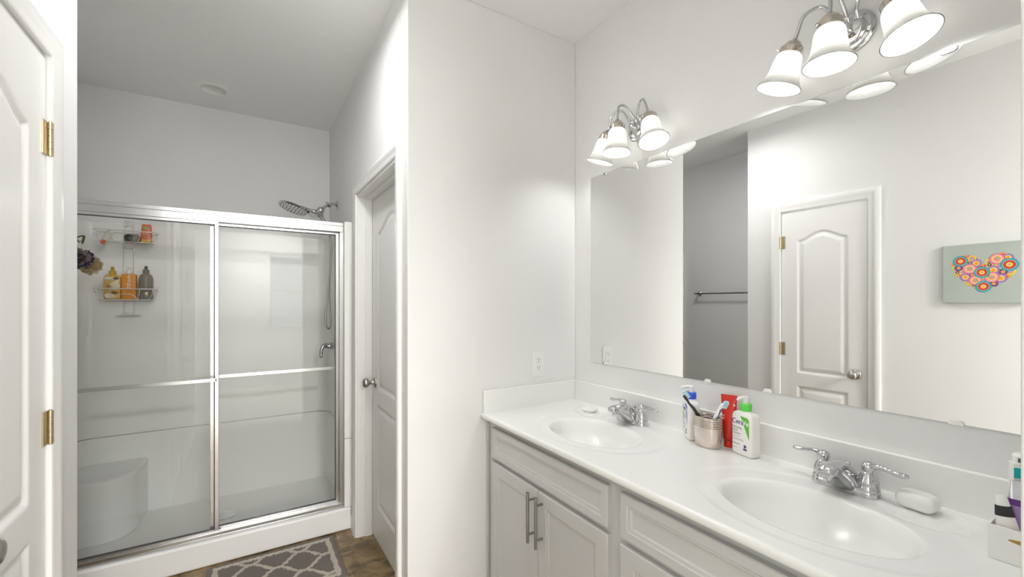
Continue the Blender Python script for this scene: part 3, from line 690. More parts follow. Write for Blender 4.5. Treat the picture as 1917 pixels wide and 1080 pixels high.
def body(hx, hy, r, h, sh=0.018):
    return MB().rings([rrect(hx - 0.006, hy - 0.006, r - 0.004, 0), rrect(hx - 0.001, hy - 0.001, r, 0.004), rrect(hx, hy, r, 0.012), rrect(hx, hy, r, h - sh), rrect(hx - 0.003, hy - 0.001, r, h - sh * 0.45),
                       rrect(hx - 0.012, hy - 0.004, r * 0.9, h - sh * 0.12), rrect(hx - 0.020, hy - 0.008, min(r, hy - 0.009) * 0.9, h), rrect(0.016, 0.0135, 0.013, h + 0.002), rrect(0.0155, 0.0130, 0.0125, h + 0.006)])
def lotion(name, label, loc, rz, wedge, capm, lines, cap):
    t = thing(name, label, 'bottle', loc, rz)
    obj('bottle_body', body(0.0405, 0.0215, 0.010, 0.142), 'bottle', t, smooth=50)
    F_ = -0.0219
    lab = MB(); poly = [(-0.002, 0.129), (0.026, 0.126), (0.032, 0.119), (0.032, 0.057)]
    lab.add([(x, F_, z) for x, z in poly], [(0, 1, 2, 3)], 0)
    L_ = obj('label_print', lab, [wedge], t, smooth=0)
    tx = MB()
    text_mb(tx, 'Cera', 0.0225, front_mat(-0.0350, F_ - 0.0002, 0.101), 0, bold=0.0001)
    text_mb(tx, 'Ve', 0.0225, front_mat(0.0065, F_ - 0.0003, 0.101), 1, bold=0.0003)
    for i, s_ in enumerate(lines): text_mb(tx, s_, 0.0095, front_mat(-0.0345, F_ - 0.0002, 0.086 - 0.0095 * i), 2)
    for zz, wd in ((0.060, 0.03), (0.052, 0.045), (0.048, 0.045), (0.022, 0.02)): tx.box(-0.0345, -0.0345 + wd, F_ - 0.0003, F_ - 0.0001, zz, zz + 0.0008, 3)
    tx.box(-0.0345, -0.004, F_ - 0.0003, F_ - 0.0001, 0.034, 0.0362, 3)
    tx.lathe([(0.0001, 0), (0.0052, 0), (0.0052, 0.0002), (0.0001, 0.0002)], 20, (0.0165, F_ - 0.0001, 0.033), (0, -1, 0), mi=0)
    tx.box(0.0095, 0.0235, F_ - 0.0003, F_ - 0.0001, 0.0205, 0.0265, 0)
    obj('lettering', tx, ['navy', 'white_ink', 'inkgreen', 'ink'], L_, smooth=0)
    pump(t, 0.1475, capm, 'pump_collar', 'plastic')
    return t
def ang(th): return math.radians(th + 90)
lotion('cleanser_bottle', 'white pump bottle with a green collar and green wedge on its label', (1.390, 0.786, CT + 0.0004), ang(166), 'green', 'green_cap', ('Hydrating', 'Facial', 'Cleanser'), 'green')
lotion('lotion_bottle', 'white pump bottle with a blue collar behind the toothbrush holder', (1.395, 0.992, CT + 0.0004), ang(139), 'blue', 'blue_cap', ('Daily', 'Moisturizing', 'Lotion'), 'blue')

# toothbrush holder
t = thing('toothbrush_holder', 'pearly bronze oval toothbrush holder with ribbed upper band', 'toothbrush holder', (1.368, 0.908, CT + 0.0004), ang(172))
def ell(a, b, z, n=48, e=0.8):
    r = []
    for q in range(n):
        an = 2 * PI * q / n; r.append((a * math.copysign(abs(math.cos(an)) ** e, math.cos(an)), b * math.copysign(abs(math.sin(an)) ** e, math.sin(an)), z))
    return r
pr = [(0.90, 0.0), (0.96, 0.003), (1.0, 0.030), (1.03, 0.055), (1.03, 0.064)]
zz = 0.064
for i in range(6): pr += [(1.07, zz + 0.0008), (1.09, zz + 0.0028), (1.07, zz + 0.0048), (1.0, zz + 0.0055)]; zz += 0.0058
pr += [(1.03, zz + 0.001), (1.0, zz + 0.003), (0.95, zz + 0.003), (0.93, zz - 0.002)]
obj('holder_body', MB().rings([ell(0.0455 * s, 0.033 * s, z) for s, z in pr]), 'cup', t, smooth=40)
obj('holder_insert', MB().rings([ell(0.0455 * 0.94, 0.033 * 0.94, zz - 0.001), ell(0.0455 * 0.90, 0.033 * 0.90, zz + 0.0012), ell(0.0455 * 0.3, 0.033 * 0.3, zz + 0.0012)]), 'cupdark', t, smooth=30, label='dark brown top insert')
mb = MB().box(-0.0022, 0.0022, -0.029, 0.029, zz + 0.0005, zz + 0.0035).box(-0.040, -0.0022, -0.0015, 0.0015, zz + 0.0005, zz + 0.003).box(0.0022, 0.040, -0.0015, 0.0015, zz + 0.0005, zz + 0.003)
obj('divider', mb, 'cup', t, bevel=0.0006)
CUPZ = CT + zz
def toothbrush(name, label, base, tip, side, mats, bm_):
    """base and tip in world; side = direction the bristles face"""
    t = thing(name, label, 'toothbrush', tuple(base))
    A = Vector((0, 0, 0)); B = Vector(tip) - Vector(base); D = B.normalized(); Sd = Vector(side); Sd = (Sd - D * Sd.dot(D)).normalized(); L_ = B.length
    P_ = [A, D * L_ * 0.2 - Sd * 0.001, D * L_ * 0.4, D * L_ * 0.62 - Sd * 0.002, D * L_ * 0.74 - Sd * 0.001, D * L_ * 0.86, B]
    obj('handle', MB().tube(P_, [0.0048, 0.0058, 0.0052, 0.0042, 0.0040, 0.0062, 0.0052], 12, smooth=5), mats, t, smooth=60)
    Tt = D.cross(Sd).normalized(); R = Matrix((( *[Tt[0], D[0], Sd[0]], 0), (Tt[1], D[1], Sd[1], 0), (Tt[2], D[2], Sd[2], 0), (0, 0, 0, 1)))
    mb = MB()
    for i in range(7):
        for j in (-1, 0, 1):
            y = L_ * 0.84 + i * 0.0040; hh = 0.0155 + (0.0015 if i % 2 else 0)
            mb.box(j * 0.0034 - 0.0014, j * 0.0034 + 0.0014, y - 0.0016, y + 0.0016, 0.002, hh, (i + j) % 2, mat=R)
    obj('bristles', mb, bm_, t, smooth=0)
    if mats == 'white_ink': obj('grip', MB().tube([D * L_ * k_ - Sd * 0.0005 + Sd * 0.004 for k_ in (0.02, 0.3, 0.55, 0.72, 0.84)], [0.004, 0.0045, 0.004, 0.0032, 0.003], 10, smooth=4), 'navy', t, smooth=60, label='navy rubber strip')
    return t
toothbrush('toothbrush', 'black toothbrush with pale blue bristles leaning left out of the holder', (1.362, 0.934, CUPZ - 0.004), (1.338, 0.982, CUPZ + 0.066), (0.85, -0.53, 0.25), 'black', ['bristle', 'bristlew'])
toothbrush('toothbrush', 'white and navy toothbrush leaning right out of the holder', (1.362, 0.882, CUPZ - 0.004), (1.350, 0.842, CUPZ + 0.060), (0.85, -0.53, -0.2), 'white_ink', ['bristlew', 'bristle'])

# toothpaste tube standing on its cap
t = thing('toothpaste_tube', 'red toothpaste tube standing behind the holder next to the green-collared bottle', 'toothpaste', (1.423, 0.864, CT + 0.0004), ang(196))
mb = MB(); rings = []
for z, hx, hy in ((0.022, 0.015, 0.015), (0.026, 0.0195, 0.0185), (0.05, 0.0205, 0.0175), (0.10, 0.0225, 0.0125), (0.15, 0.0245, 0.006), (0.168, 0.0255, 0.0018), (0.178, 0.0258, 0.0012)):
    rings.append(ell(hx, hy, z, 32, 1.0))
obj('tube_body', MB().rings(rings), 'red', t, smooth=60)
obj('cap', MB().lathe([(0.001, 0), (0.0165, 0), (0.017, 0.003), (0.0155, 0.022), (0.001, 0.022)], 28), 'red', t)
tx = MB(); sl = math.atan2(0.006, 0.05)
def on_tube(z): return Matrix.Translation((-0.020, -(0.0185 - (z - 0.026) * 0.121) - 0.0008, z)) @ Matrix.Rotation(PI / 2 - 0.12, 4, 'X')
text_mb(tx, 'Colgate', 0.013, on_tube(0.142), 0, bold=0.0003)
text_mb(tx, 'OPTIC', 0.0085, on_tube(0.104), 0); text_mb(tx, 'WHITE', 0.0085, on_tube(0.094), 0)
obj('lettering', tx, 'white_ink', t, smooth=0)

# white organiser box at the right edge
t = thing('organizer_box', 'white open organizer box with an oval slot at the right end of the vanity top', 'box', (1.285, 0.157, CT + 0.0004))
BX, BYY, BH, TH = 0.05, 0.064, 0.0655, 0.003
mb = MB()
mb.box(-BX + TH, BX - TH, -BYY + TH, BYY - TH, 0.0, 0.004)
mb.box(BX - TH, BX, -BYY, BYY, 0, BH).box(-BX + TH, BX - TH, -BYY, -BYY + TH, 0, BH)
mb.box(-BX + TH, BX - TH, BYY - TH, BYY, 0, BH)
# front board with an oval slot (facing -x)
def slot_front(mb, x0, x1, y0, y1, z0, z1, sy, sz, cy, cz, n=24):
    outer = []; inner = []
    for q in range(n):
        a = 2 * PI * q / n; c, s_ = math.cos(a), math.sin(a)
        inner.append((cy + sy * c, cz + sz * s_))
        k_ = min((y1 - cy) / c if c > 1e-6 else ((y0 - cy) / c if c < -1e-6 else 1e9), (z1 - cz) / s_ if s_ > 1e-6 else ((z0 - cz) / s_ if s_ < -1e-6 else 1e9))
        outer.append((cy + c * k_, cz + s_ * k_))
    for cyy, czz in ((y0, z0), (y0, z1), (y1, z0), (y1, z1)):
        j = min(range(n), key=lambda i_: (outer[i_][0] - cyy) ** 2 + (outer[i_][1] - czz) ** 2); outer[j] = (cyy, czz)
    v = [(x0, *p) for p in outer] + [(x0, *p) for p in inner] + [(x1, *p) for p in inner] + [(x1, *p) for p in outer]
    f = []
    for a in range(4):
        for q in range(n):
            q2 = (q + 1) % n; f.append((a * n + q, a * n + q2, ((a + 1) % 4) * n + q2, ((a + 1) % 4) * n + q))
    mb.add(v, f, 0)
slot_front(mb, -BX, -BX + TH, -BYY, BYY, 0, BH, 0.026, 0.0045, 0.012, 0.0445)
obj('box_shell', mb, 'plastic', t, smooth=0)
tag(obj('soap_carton', MB().box(-0.0015, 0.0015, -0.050, 0.052, 0, 0.052), 'amber', None, loc=(1.2402, 0.157, CT + 0.0046)), 'amber card packet behind the slot of the organizer box', 'packet')

t = thing('swab_box', 'tall white box with a teal label standing in the organizer box', 'box', (1.307, 0.177, CT + 0.0046), ang(205))
obj('carton', MB().box(-0.026, 0.026, -0.012, 0.012, 0, 0.176), 'plastic', t, bevel=0.001)
obj('lid_flap', MB().rings([rrect(0.024, 0.012, 0.008, 0.176), rrect(0.024, 0.012, 0.008, 0.190), rrect(0.020, 0.009, 0.007, 0.194)]), 'plastic', t)
lb = obj('teal_label', MB().box(-0.0255, 0.0255, -0.0124, -0.0119, 0.148, 0.168).box(-0.0235, 0.0255, -0.0124, -0.0119, 0.134, 0.138), 'teal', t, smooth=0)
tx = MB(); text_mb(tx, 'p', 0.018, front_mat(-0.012, -0.0127, 0.154), 0, bold=0.0006); text_mb(tx, '1.7', 0.006, front_mat(-0.008, -0.0127, 0.1405), 0)
obj('lettering', tx, 'white_ink', lb, smooth=0)
obj('dark_opening', MB().box(-0.020, 0.021, -0.0126, -0.0118, 0.179, 0.187), 'gasket', t, smooth=0)
t = thing('foil_tube', 'silver and purple tube in the organizer box, its foil end up', 'tube', (1.2745, 0.181, CT + 0.0046), ang(205))
obj('tube_body', MB().rings([ell(0.020, 0.015, 0.0, 28, 1), ell(0.0205, 0.012, 0.05, 28, 1), ell(0.021, 0.008, 0.100, 28, 1)]), 'lilac', t, smooth=60)
obj('purple_band', MB().rings([ell(0.0214, 0.0084, 0.100, 28, 1), ell(0.0214, 0.0074, 0.112, 28, 1)]), 'purple', t, smooth=60)
obj('foil_end', MB().rings([ell(0.0205, 0.0068, 0.112, 28, 1), ell(0.0175, 0.002, 0.142, 28, 1), ell(0.0175, 0.0012, 0.147, 28, 1)]), 'foil', t, smooth=60)
t = thing('squeeze_tube', 'white squeeze tube with a black printed band lying tilted in the organizer box', 'tube', (1.2535, 0.190, CT + 0.0046), ang(190))
mt = Matrix.Rotation(-0.14, 4, 'Y') @ Matrix.Scale(1.22, 4, (0, 0, 1))
obj('tube_body', MB().rings([[tuple(mt @ Vector(p)) for p in r] for r in (ell(0.017, 0.008, 0.0, 28, 1), ell(0.018, 0.0085, 0.004, 28, 1), ell(0.0185, 0.0085, 0.030, 28, 1), ell(0.0105, 0.0070, 0.080, 28, 1), ell(0.008, 0.004, 0.094, 28, 1), ell(0.007, 0.0025, 0.098, 28, 1))]), 'plastic', t, smooth=60)
obj('printed_band', MB().rings([[tuple(mt @ Vector(p)) for p in r] for r in (ell(0.0138, 0.0078, 0.066, 28, 1), ell(0.0112, 0.0074, 0.082, 28, 1))]), 'black', t, smooth=60)

# ------------------------------------------------------------------ shower
st = thing('shower_stall', 'white acrylic shower stall with moulded corner seat', 'shower', (0, 0, 0))
XI0, XI1, YI0, YI1 = XA + 0.012, XD - 0.012, 2.79, YS - 0.012
def u_wall(off, r, z0, z1, mi=0):
    x0, x1, yb = XI0 + off, XI1 - off, YI1 - off
    inner = [(x0, YI0)]
    for cx, cy, a0, sg in ((x0 + r, yb - r, PI, -1), (x1 - r, yb - r, PI / 2, -1)):
        for q in range(9): a = a0 - PI / 2 * q / 8; inner.append((cx + r * math.cos(a), cy + r * math.sin(a)))
    inner.append((x1, YI0))
    outer = [(XD - 0.001, YI0), (XD - 0.001, YS - 0.001), (XA + 0.001, YS - 0.001), (XA + 0.001, YI0)]
    return inner, outer
def u_prism(mb, off, r, z0, z1):
    inner, outer = u_wall(off, r, z0, z1)
    n = len(inner); m_ = n // 2
    # strip between inner polyline and the box behind it
    def ob(p):
        x, y = p
        if y <= YI0 + 1e-6: return (XA + 0.001, YI0) if x < 0 else (XD - 0.001, YI0)
        return None
    out = []
    for i, (x, y) in enumerate(inner):
        if i == 0: out.append((XA + 0.001, YI0))
        elif i < n // 2:
            f = (i - 1) / (n // 2 - 2) if n // 2 > 2 else 0
            out.append((XA + 0.001, y) if f < 0.5 else ((XA + 0.001, YS - 0.001) if abs(f - 0.5) < 0.07 else (x, YS - 0.001)))
        elif i < n - 1:
            f = (i - n // 2) / (n // 2 - 2)
            out.append((x, YS - 0.001) if f < 0.5 else ((XD - 0.001, YS - 0.001) if abs(f - 0.5) < 0.07 else (XD - 0.001, y)))
        else: out.append((XD - 0.001, YI0))
    vs = []; fs = []
    for (x, y), (a, b) in zip(inner, out): vs += [(x, y, z0), (x, y, z1), (a, b, z1), (a, b, z0)]
    for i in range(n - 1):
        k_ = i * 4
        for q in range(4): fs.append((k_ + q, k_ + (q + 1) % 4, k_ + 4 + (q + 1) % 4, k_ + 4 + q))
    fs.append((0, 1, 2, 3)); e = (n - 1) * 4; fs.append((e, e + 3, e + 2, e + 1))
    mb.add(vs, fs)
mb = MB(); u_prism(mb, 0.0, 0.085, 0.562, 1.895)
obj('wall_panels', mb, 'acrylic', st, bevel=0.003, smooth=40)
mb = MB(); u_prism(mb, 0.010, 0.085, 0.02, 0.560)
obj('lower_walls', mb, 'acrylic', st, bevel=0.005, smooth=40)
for x0, x1 in ((0.520, XD - 0.001), (XA + 0.001, XA + 0.045)):
    obj('front_flange', MB().box(x0, x1, 2.776, 2.789, 0.562, 1.895), 'acrylic', st, bevel=0.004)
    obj('lower_flange', MB().box(x0, x1, 2.775, 2.789, 0.138, 0.559), 'acrylic', st, bevel=0.004)
obj('shower_pan', MB().box(XI0 + 0.004, XI1 - 0.004, 2.885, YI1 - 0.004, 0.0, 0.055).box(XA + 0.001, XD - 0.001, 2.774, 2.890, 0.0, 0.137), 'acrylic', st, bevel=0.014, seg=4)
# corner seat: rounded block in the left rear corner
poly = [(XI0 + 0.005, YI1 - 0.005), (XI0 + 0.005, 3.21), (-0.72, 3.215)]
for q in range(11):
    a = -PI / 2 + PI / 2 * q / 10; poly.append((-0.68 + 0.145 * math.cos(a), 3.38 + 0.16 * math.sin(a) - 0.0))
poly += [(-0.525, YI1 - 0.005)]
obj('corner_seat', MB().prism(poly, 0.05, 0.405), 'acrylic', st, bevel=0.02, seg=4, smooth=40)
obj('drain_cover', MB().lathe([(0.001, 0), (0.055, 0), (0.055, 0.003), (0.001, 0.004)], 30, (-0.1, 3.25, 0.0555)), 'chrome', st)

# sliding door unit
sd = thing('sliding_shower_door', 'chrome-framed sliding glass shower door with two panels', 'shower door', (0, 0, 0))
obj('header_rail', MB().box(XA + 0.003, 0.5195, 2.800, 2.862, 1.868, 1.889).box(XA + 0.003, 0.5195, 2.800, 2.806, 1.832, 1.868).box(XA + 0.003, 0.5195, 2.829, 2.833, 1.836, 1.868).box(XA + 0.003, 0.5195, 2.856, 2.862, 1.832, 1.868), 'alu', sd, bevel=0.002)
obj('bottom_track', MB().box(XA + 0.003, 0.5195, 2.795, 2.866, 0.1375, 0.146).box(XA + 0.003, 0.5195, 2.797, 2.803, 0.146, 0.163).box(XA + 0.003, 0.5195, 2.829, 2.833, 0.146, 0.158), 'alu', sd, bevel=0.0015)
for x0 in (0.499, XA + 0.003):
    obj('side_jamb', MB().box(x0, x0 + 0.0205, 2.800, 2.806, 0.164, 1.831).box(x0, x0 + 0.0205, 2.856, 2.862, 0.164, 1.831).box(x0 + (0.017 if x0 > 0 else 0), x0 + (0.0205 if x0 > 0 else 0.0035), 2.806, 2.856, 0.164, 1.831), 'alu', sd, bevel=0.001)
def door_panel(x0, x1, y, bary, bx0, bx1):
    z0, z1 = 0.150, 1.850
    g = obj('door_panel', MB().box(x0 + 0.008, x1 - 0.008, y - 0.0025, y + 0.0025, z0 + 0.01, z1 - 0.01), 'glass', sd, smooth=0)
    f = 0.018
    mb = MB().box(x0, x0 + f, y - 0.009, y + 0.009, z0, z1).box(x1 - f, x1, y - 0.009, y + 0.009, z0, z1).box(x0 + f, x1 - f, y - 0.009, y + 0.009, z0, z0 + f + 0.006).box(x0 + f, x1 - f, y - 0.009, y + 0.009, z1 - f - 0.014, z1)
    obj('panel_frame', mb, 'alu', g, bevel=0.0015)
    i = f; e = 0.003
    mb = MB()
    for yy in (y - 0.0095, y + 0.0065):
        mb.box(x0 + i, x0 + i + e, yy, yy + 0.003, z0 + i + 0.006, z1 - i - 0.014).box(x1 - i - e, x1 - i, yy, yy + 0.003, z0 + i + 0.006, z1 - i - 0.014)
        mb.box(x0 + i, x1 - i, yy, yy + 0.003, z0 + i + 0.006, z0 + i + 0.006 + e).box(x0 + i, x1 - i, yy, yy + 0.003, z1 - i - 0.014 - e, z1 - i - 0.014)
    obj('glass_gasket', mb, 'gasket', g, smooth=0)
    mb = MB().box(bx0, bx1, min(bary, bary + 0.006), max(bary, bary + 0.006), 0.977, 0.996)
    for xx in (bx0 + 0.004, bx1 - 0.010):
        mb.box(xx, xx + 0.008, min(bary, y), max(bary, y), 0.978, 0.995)
    obj('towel_bar', mb, 'alu', g, bevel=0.0015)
door_panel(XA + 0.012, -0.118, 2.816, 2.762, XA + 0.03, -0.122)
door_panel(-0.158, 0.4985, 2.845, 2.885, -0.145, 0.492)
obj('door_guide', MB().box(-0.135, -0.105, 2.836, 2.853, 0.1585, 0.172), 'plastic', sd, bevel=0.003)

# shower head, arm and hose
t = thing('shower_fixture', 'chrome round shower head with handheld holder and arm above the door', 'shower head', (XD, 3.29, 2.10))
obj('arm', MB().tube([(-0.002, 0, 0), (-0.035, 0, 0.002), (-0.07, -0.002, -0.012), (-0.10, -0.004, -0.038)], 0.0105, 16, smooth=6), 'chrome', t, smooth=60)
obj('wall_flange', MB().lathe([(0.031, 0.0), (0.031, 0.003), (0.022, 0.010), (0.012, 0.014)], 30, (-0.0005, 0, 0), (-1, 0, 0)), 'chrome', t)
obj('flow_knob', MB().lathe([(0.001, -0.012), (0.009, -0.011), (0.022, -0.007), (0.026, 0), (0.022, 0.007), (0.009, 0.011), (0.001, 0.012)], 24, (-0.062, -0.002, -0.008), (-0.8, 0, -0.55)), 'chrome', t)
mb = MB().sphere((-0.112, -0.004, -0.052), 0.026, 24).tube([(-0.112, -0.004, -0.052), (-0.135, -0.01, -0.075)], [0.022, 0.018], 18)
mb.tube([(-0.112, -0.004, -0.052), (-0.100, 0.006, -0.095)], [0.016, 0.011], 16)
obj('diverter', mb, 'chrome', t, smooth=50)
ax = Vector((-0.32, -0.10, -0.94)).normalized()
hm = MB().lathe([(0.001, -0.022), (0.03, -0.020), (0.075, -0.010), (0.092, -0.002), (0.095, 0.006), (0.091, 0.012), (0.001, 0.012)], 44, (-0.285, -0.03, -0.058), tuple(ax))
mb = hm; R = Matrix.Translation((-0.285, -0.03, -0.058)) @ rot_to(ax)
for rr, n in ((0.02, 6), (0.042, 12), (0.062, 18), (0.080, 24)):
    for q in range(n): mb.sphere((rr * math.cos(2 * PI * q / n), rr * math.sin(2 * PI * q / n), 0.012), 0.0032, 8, mi=1, mat=R)
obj('spray_head', mb, ['chrome', 'gasket'], t, smooth=40)
obj('head_neck', MB().tube([(-0.125, -0.008, -0.058), (-0.175, -0.016, -0.060), (-0.225, -0.024, -0.052), (-0.275, -0.03, -0.050)], [0.014, 0.017, 0.022, 0.034], 20, flat=0.55, smooth=5), 'chrome', t, smooth=60)
obj('hand_spray', MB().lathe([(0.001, -0.016), (0.025, -0.014), (0.040, -0.004), (0.041, 0.004), (0.036, 0.010), (0.001, 0.010)], 36, (-0.165, -0.045, -0.088), (-0.45, -0.3, -0.85)).tube([(-0.165, -0.045, -0.080), (-0.125, -0.012, -0.085), (-0.075, 0.0, -0.150), (-0.055, 0.0, -0.215)], [0.014, 0.0125, 0.0125, 0.011], 16, smooth=5), 'chrome', t, smooth=60)
mb = MB(); hp = [(-0.103, 0.006, -0.10), (-0.060, 0.004, -0.155), (-0.036, -0.004, -0.25), (-0.045, -0.01, -0.40), (-0.062, -0.012, -0.60), (-0.080, -0.014, -0.78), (-0.078, -0.014, -0.86), (-0.062, -0.014, -0.888), (-0.046, -0.014, -0.86), (-0.048, -0.012, -0.78), (-0.056, -0.008, -0.60), (-0.045, -0.004, -0.40), (-0.045, 0.0, -0.28), (-0.053, 0.0, -0.225)]
P2, _ = spline([Vector(p) for p in hp], 0.006, 22)
rs = [0.0066 if i % 2 else 0.0054 for i in range(len(P2))]
obj('hose', MB().tube(P2, rs, 10), 'nickel', t, smooth=60)
t = thing('shower_valve', 'chrome shower lever valve on a round plate', 'shower valve', (XI1 - 0.0, 3.30, 1.087))
obj('escutcheon', MB().lathe([(0.001, 0), (0.080, 0), (0.080, 0.003), (0.060, 0.010), (0.030, 0.013), (0.001, 0.013)], 44, (0, 0, 0), (-1, 0, 0)), 'nickel', t, smooth=40)
obj('hub', MB().lathe([(0.024, 0.010), (0.024, 0.035), (0.021, 0.060), (0.014, 0.068), (0.001, 0.070)], 30, (0, 0, 0), (-1, 0, 0)), 'chrome', t)
obj('lever', MB().tube([(-0.055, 0, 0.012), (-0.078, -0.004, 0.004), (-0.094, -0.008, -0.026), (-0.096, -0.008, -0.062), (-0.096, -0.008, -0.080)], [0.014, 0.015, 0.012, 0.011, 0.009], 16, smooth=5), 'chrome', t, smooth=60)

# caddy
CX, CY = -0.620, YI1 - 0.003
t = thing('shower_caddy', 'white wire two-tier shower caddy hanging on the back wall of the shower', 'caddy', (CX, CY, 1.315))
def rr_path(hx, y0, y1, z, r=0.02):
    return [(x, (y0 + y1) / 2 + y, z) for x, y, _ in rrect(hx, (y1 - y0) / 2, r, 0, 4)]
def basket(z1, z0, arch):
    mb = MB()
    top_ = rr_path(0.148, -0.120, -0.008, z1, 0.03); bot = rr_path(0.128, -0.105, -0.012, z0, 0.025)
    mb.tube(top_, 0.0032, 8, closed=True); mb.tube(bot, 0.0022, 8, closed=True)
    for x in (-0.130, -0.068, 0.068, 0.130):
        xb = x * 0.86
        if abs(x) > 0.1 or not arch: mb.tube([(x, -0.1195, z1), (x * 0.985, -0.116, (z0 + z1) / 2), (xb, -0.107, z0 + 0.006), (xb * 0.93, -0.098, z0), (xb * 0.9, -0.012, z0)], 0.0018, 8, smooth=4)
        else:
            mb.tube([(x, -0.1195, z1), (x * 0.95, -0.115, z0 + (z1 - z0) * 0.45), (x * 0.80, -0.107, z0 + 0.004), (x * 0.78, -0.09, z0), (x * 0.78, -0.012, z0)], 0.0018, 8, smooth=4)
    if arch:
        mb.tube([(-0.055, -0.108, z0), (-0.038, -0.110, z0 + (z1 - z0) * 0.38), (-0.018, -0.111, z0 + (z1 - z0) * 0.52), (0.018, -0.111, z0 + (z1 - z0) * 0.52), (0.038, -0.110, z0 + (z1 - z0) * 0.38), (0.055, -0.108, z0)], 0.0020, 8, smooth=4)
    for x in (-0.09, -0.045, 0.0, 0.045, 0.09): mb.tube([(x, -0.105, z0), (x, -0.012, z0)], 0.0016, 6)
    for s_ in (-1, 1):
        mb.tube([(s_ * 0.148, -0.06, z1), (s_ * 0.142, -0.06, (z0 + z1) / 2), (s_ * 0.128, -0.06, z0)], 0.0018, 8)
    obj('basket', mb, 'wire', t, smooth=60)
basket(1.482 - 1.315, 1.415 - 1.315, True); basket(1.838 - 1.315, 1.772 - 1.315, False)
mb = MB()
for s_ in (-1, 1):
    mb.tube([(s_ * 0.024, -0.010, 0.012), (s_ * 0.024, -0.010, 0.545), (s_ * 0.020, -0.012, 0.560), (s_ * 0.006, -0.014, 0.575), (s_ * 0.010, -0.012, 0.592), (s_ * 0.022, -0.008, 0.598)], 0.0030, 8, smooth=4)
mb.tube([(-0.022, -0.008, 0.598), (0.022, -0.008, 0.598)], 0.003, 8)
obj('hanger_frame', mb, 'wire', t, smooth=60)
obj('soap_rest', MB().rings([ell(0.060, 0.028, 0.000, 32, 1), ell(0.062, 0.030, 0.003, 32, 1), ell(0.030, 0.015, 0.010, 32, 1), ell(0.026, 0.013, 0.020, 32, 1)], mat=Matrix.Translation((0, -0.032, 0))), 'wire', t, smooth=40)

def pumpbottle(name, label, loc, rz, hx, hy, h, mat, capm, headm, s=1.0, r=None, round_=False):
    t = thing(name, label, 'bottle', loc, rz)
    if round_: mbb = MB().lathe([(0.001, 0), (hx - 0.003, 0), (hx, 0.004), (hx, h - 0.045), (hx * 0.96, h - 0.030), (hx * 0.80, h - 0.013), (hx * 0.5, h - 0.003), (0.014, h), (0.014, h + 0.004)], 40)
    else: mbb = body(hx, hy, r or hy * 0.7, h, 0.02)
    obj('bottle_body', mbb, mat, t, smooth=45)
    pump(t, h + 0.004, capm, 'pump_collar', headm, s)
    return t
ZB = 1.415 + 0.003
# gold haircare bottle
t = pumpbottle('shampoo_bottle', 'gold patterned pump bottle at the left of the lower caddy basket', (-0.688, CY - 0.062, ZB), 0.05, 0.040, 0.024, 0.150, 'gold', 'goldcap', 'goldcap', 1.0)
F_ = -0.0245
lb = MB().add([(-0.034, F_, 0.112), (0.002, F_, 0.112), (0.016, F_, 0.104), (0.034, F_, 0.104), (0.034, F_, 0.136), (-0.034, F_, 0.136)], [(0, 1, 2, 3, 4, 5)], 0)
lb.lathe([(0.0001, 0), (0.024, 0), (0.024, 0.0002), (0.0001, 0.0002)], 28, (0.014, F_ + 0.0001, 0.082), (0, -1, 0), mi=0)
lb.lathe([(0.0001, 0), (0.014, 0), (0.014, 0.0002), (0.0001, 0.0002)], 24, (0.019, F_ - 0.0001, 0.128), (0, -1, 0), mi=1, sx=1.0, sy=0.6)
lb.lathe([(0.0001, 0), (0.015, 0), (0.015, 0.0002), (0.0001, 0.0002)], 24, (0.010, F_ - 0.0001, 0.040), (0, -1, 0), mi=1, sx=1.2, sy=0.6)
lb.lathe([(0.0001, 0), (0.022, 0), (0.022, 0.0002), (0.0001, 0.0002)], 24, (-0.012, F_, 0.022), (0, -1, 0), mi=0, sx=1.0, sy=0.7)
L_ = obj('label_print', lb, ['cream', 'brown'], t, smooth=0)
tx = MB(); text_mb(tx, 'PANTENE', 0.0118, front_mat(-0.032, F_ - 0.0004, 0.112), 0); text_mb(tx, 'PRO-V', 0.008, front_mat(-0.030, F_ - 0.0004, 0.094), 0)
for i in range(3): tx.box(-0.026, 0.002, F_ - 0.0005, F_ - 0.0003, 0.066 + i * 0.008, 0.069 + i * 0.008)
obj('lettering', tx, 'brown', L_, smooth=0)
# orange bottle, square shouldered
t = thing('body_wash_bottle', 'orange square-shouldered bottle with a white pump in the middle of the lower caddy basket', 'bottle', (-0.610, CY - 0.062, ZB), 0.0)
obj('bottle_body', MB().rings([rrect(0.0345, 0.021, 0.006, 0), rrect(0.0355, 0.022, 0.007, 0.003), rrect(0.0355, 0.022, 0.007, 0.150), rrect(0.033, 0.020, 0.006, 0.156), rrect(0.014, 0.012, 0.010, 0.158), rrect(0.0135, 0.0115, 0.010, 0.162)]), 'orange', t, smooth=40)
pump(t, 0.160, 'plastic', 'pump_collar', 'plastic', 0.9)
tx = MB(); text_mb(tx, '320 pure', 0.0235, front_mat(0.008, -0.0223, 0.066, PI / 2), 0)
text_mb(tx, 'natural', 0.006, front_mat(-0.010, -0.0223, 0.138), 0)
obj('lettering', tx, 'white_ink', t, smooth=0)
# taupe bottle
t = pumpbottle('conditioner_bottle', 'round taupe pump bottle at the right of the lower caddy basket', (-0.530, CY - 0.060, ZB), 0.25, 0.0365, 0.03, 0.165, 'taupe', 'taupe', 'darktaupe', 0.95, round_=True)
obj('label_print', MB().box(-0.009, 0.004, -0.0369, -0.0360, 0.030, 0.044).box(-0.009, 0.006, -0.0372, -0.0360, 0.024, 0.0255).box(-0.009, 0.006, -0.0372, -0.0360, 0.020, 0.0213), 'cream', t, smooth=0)
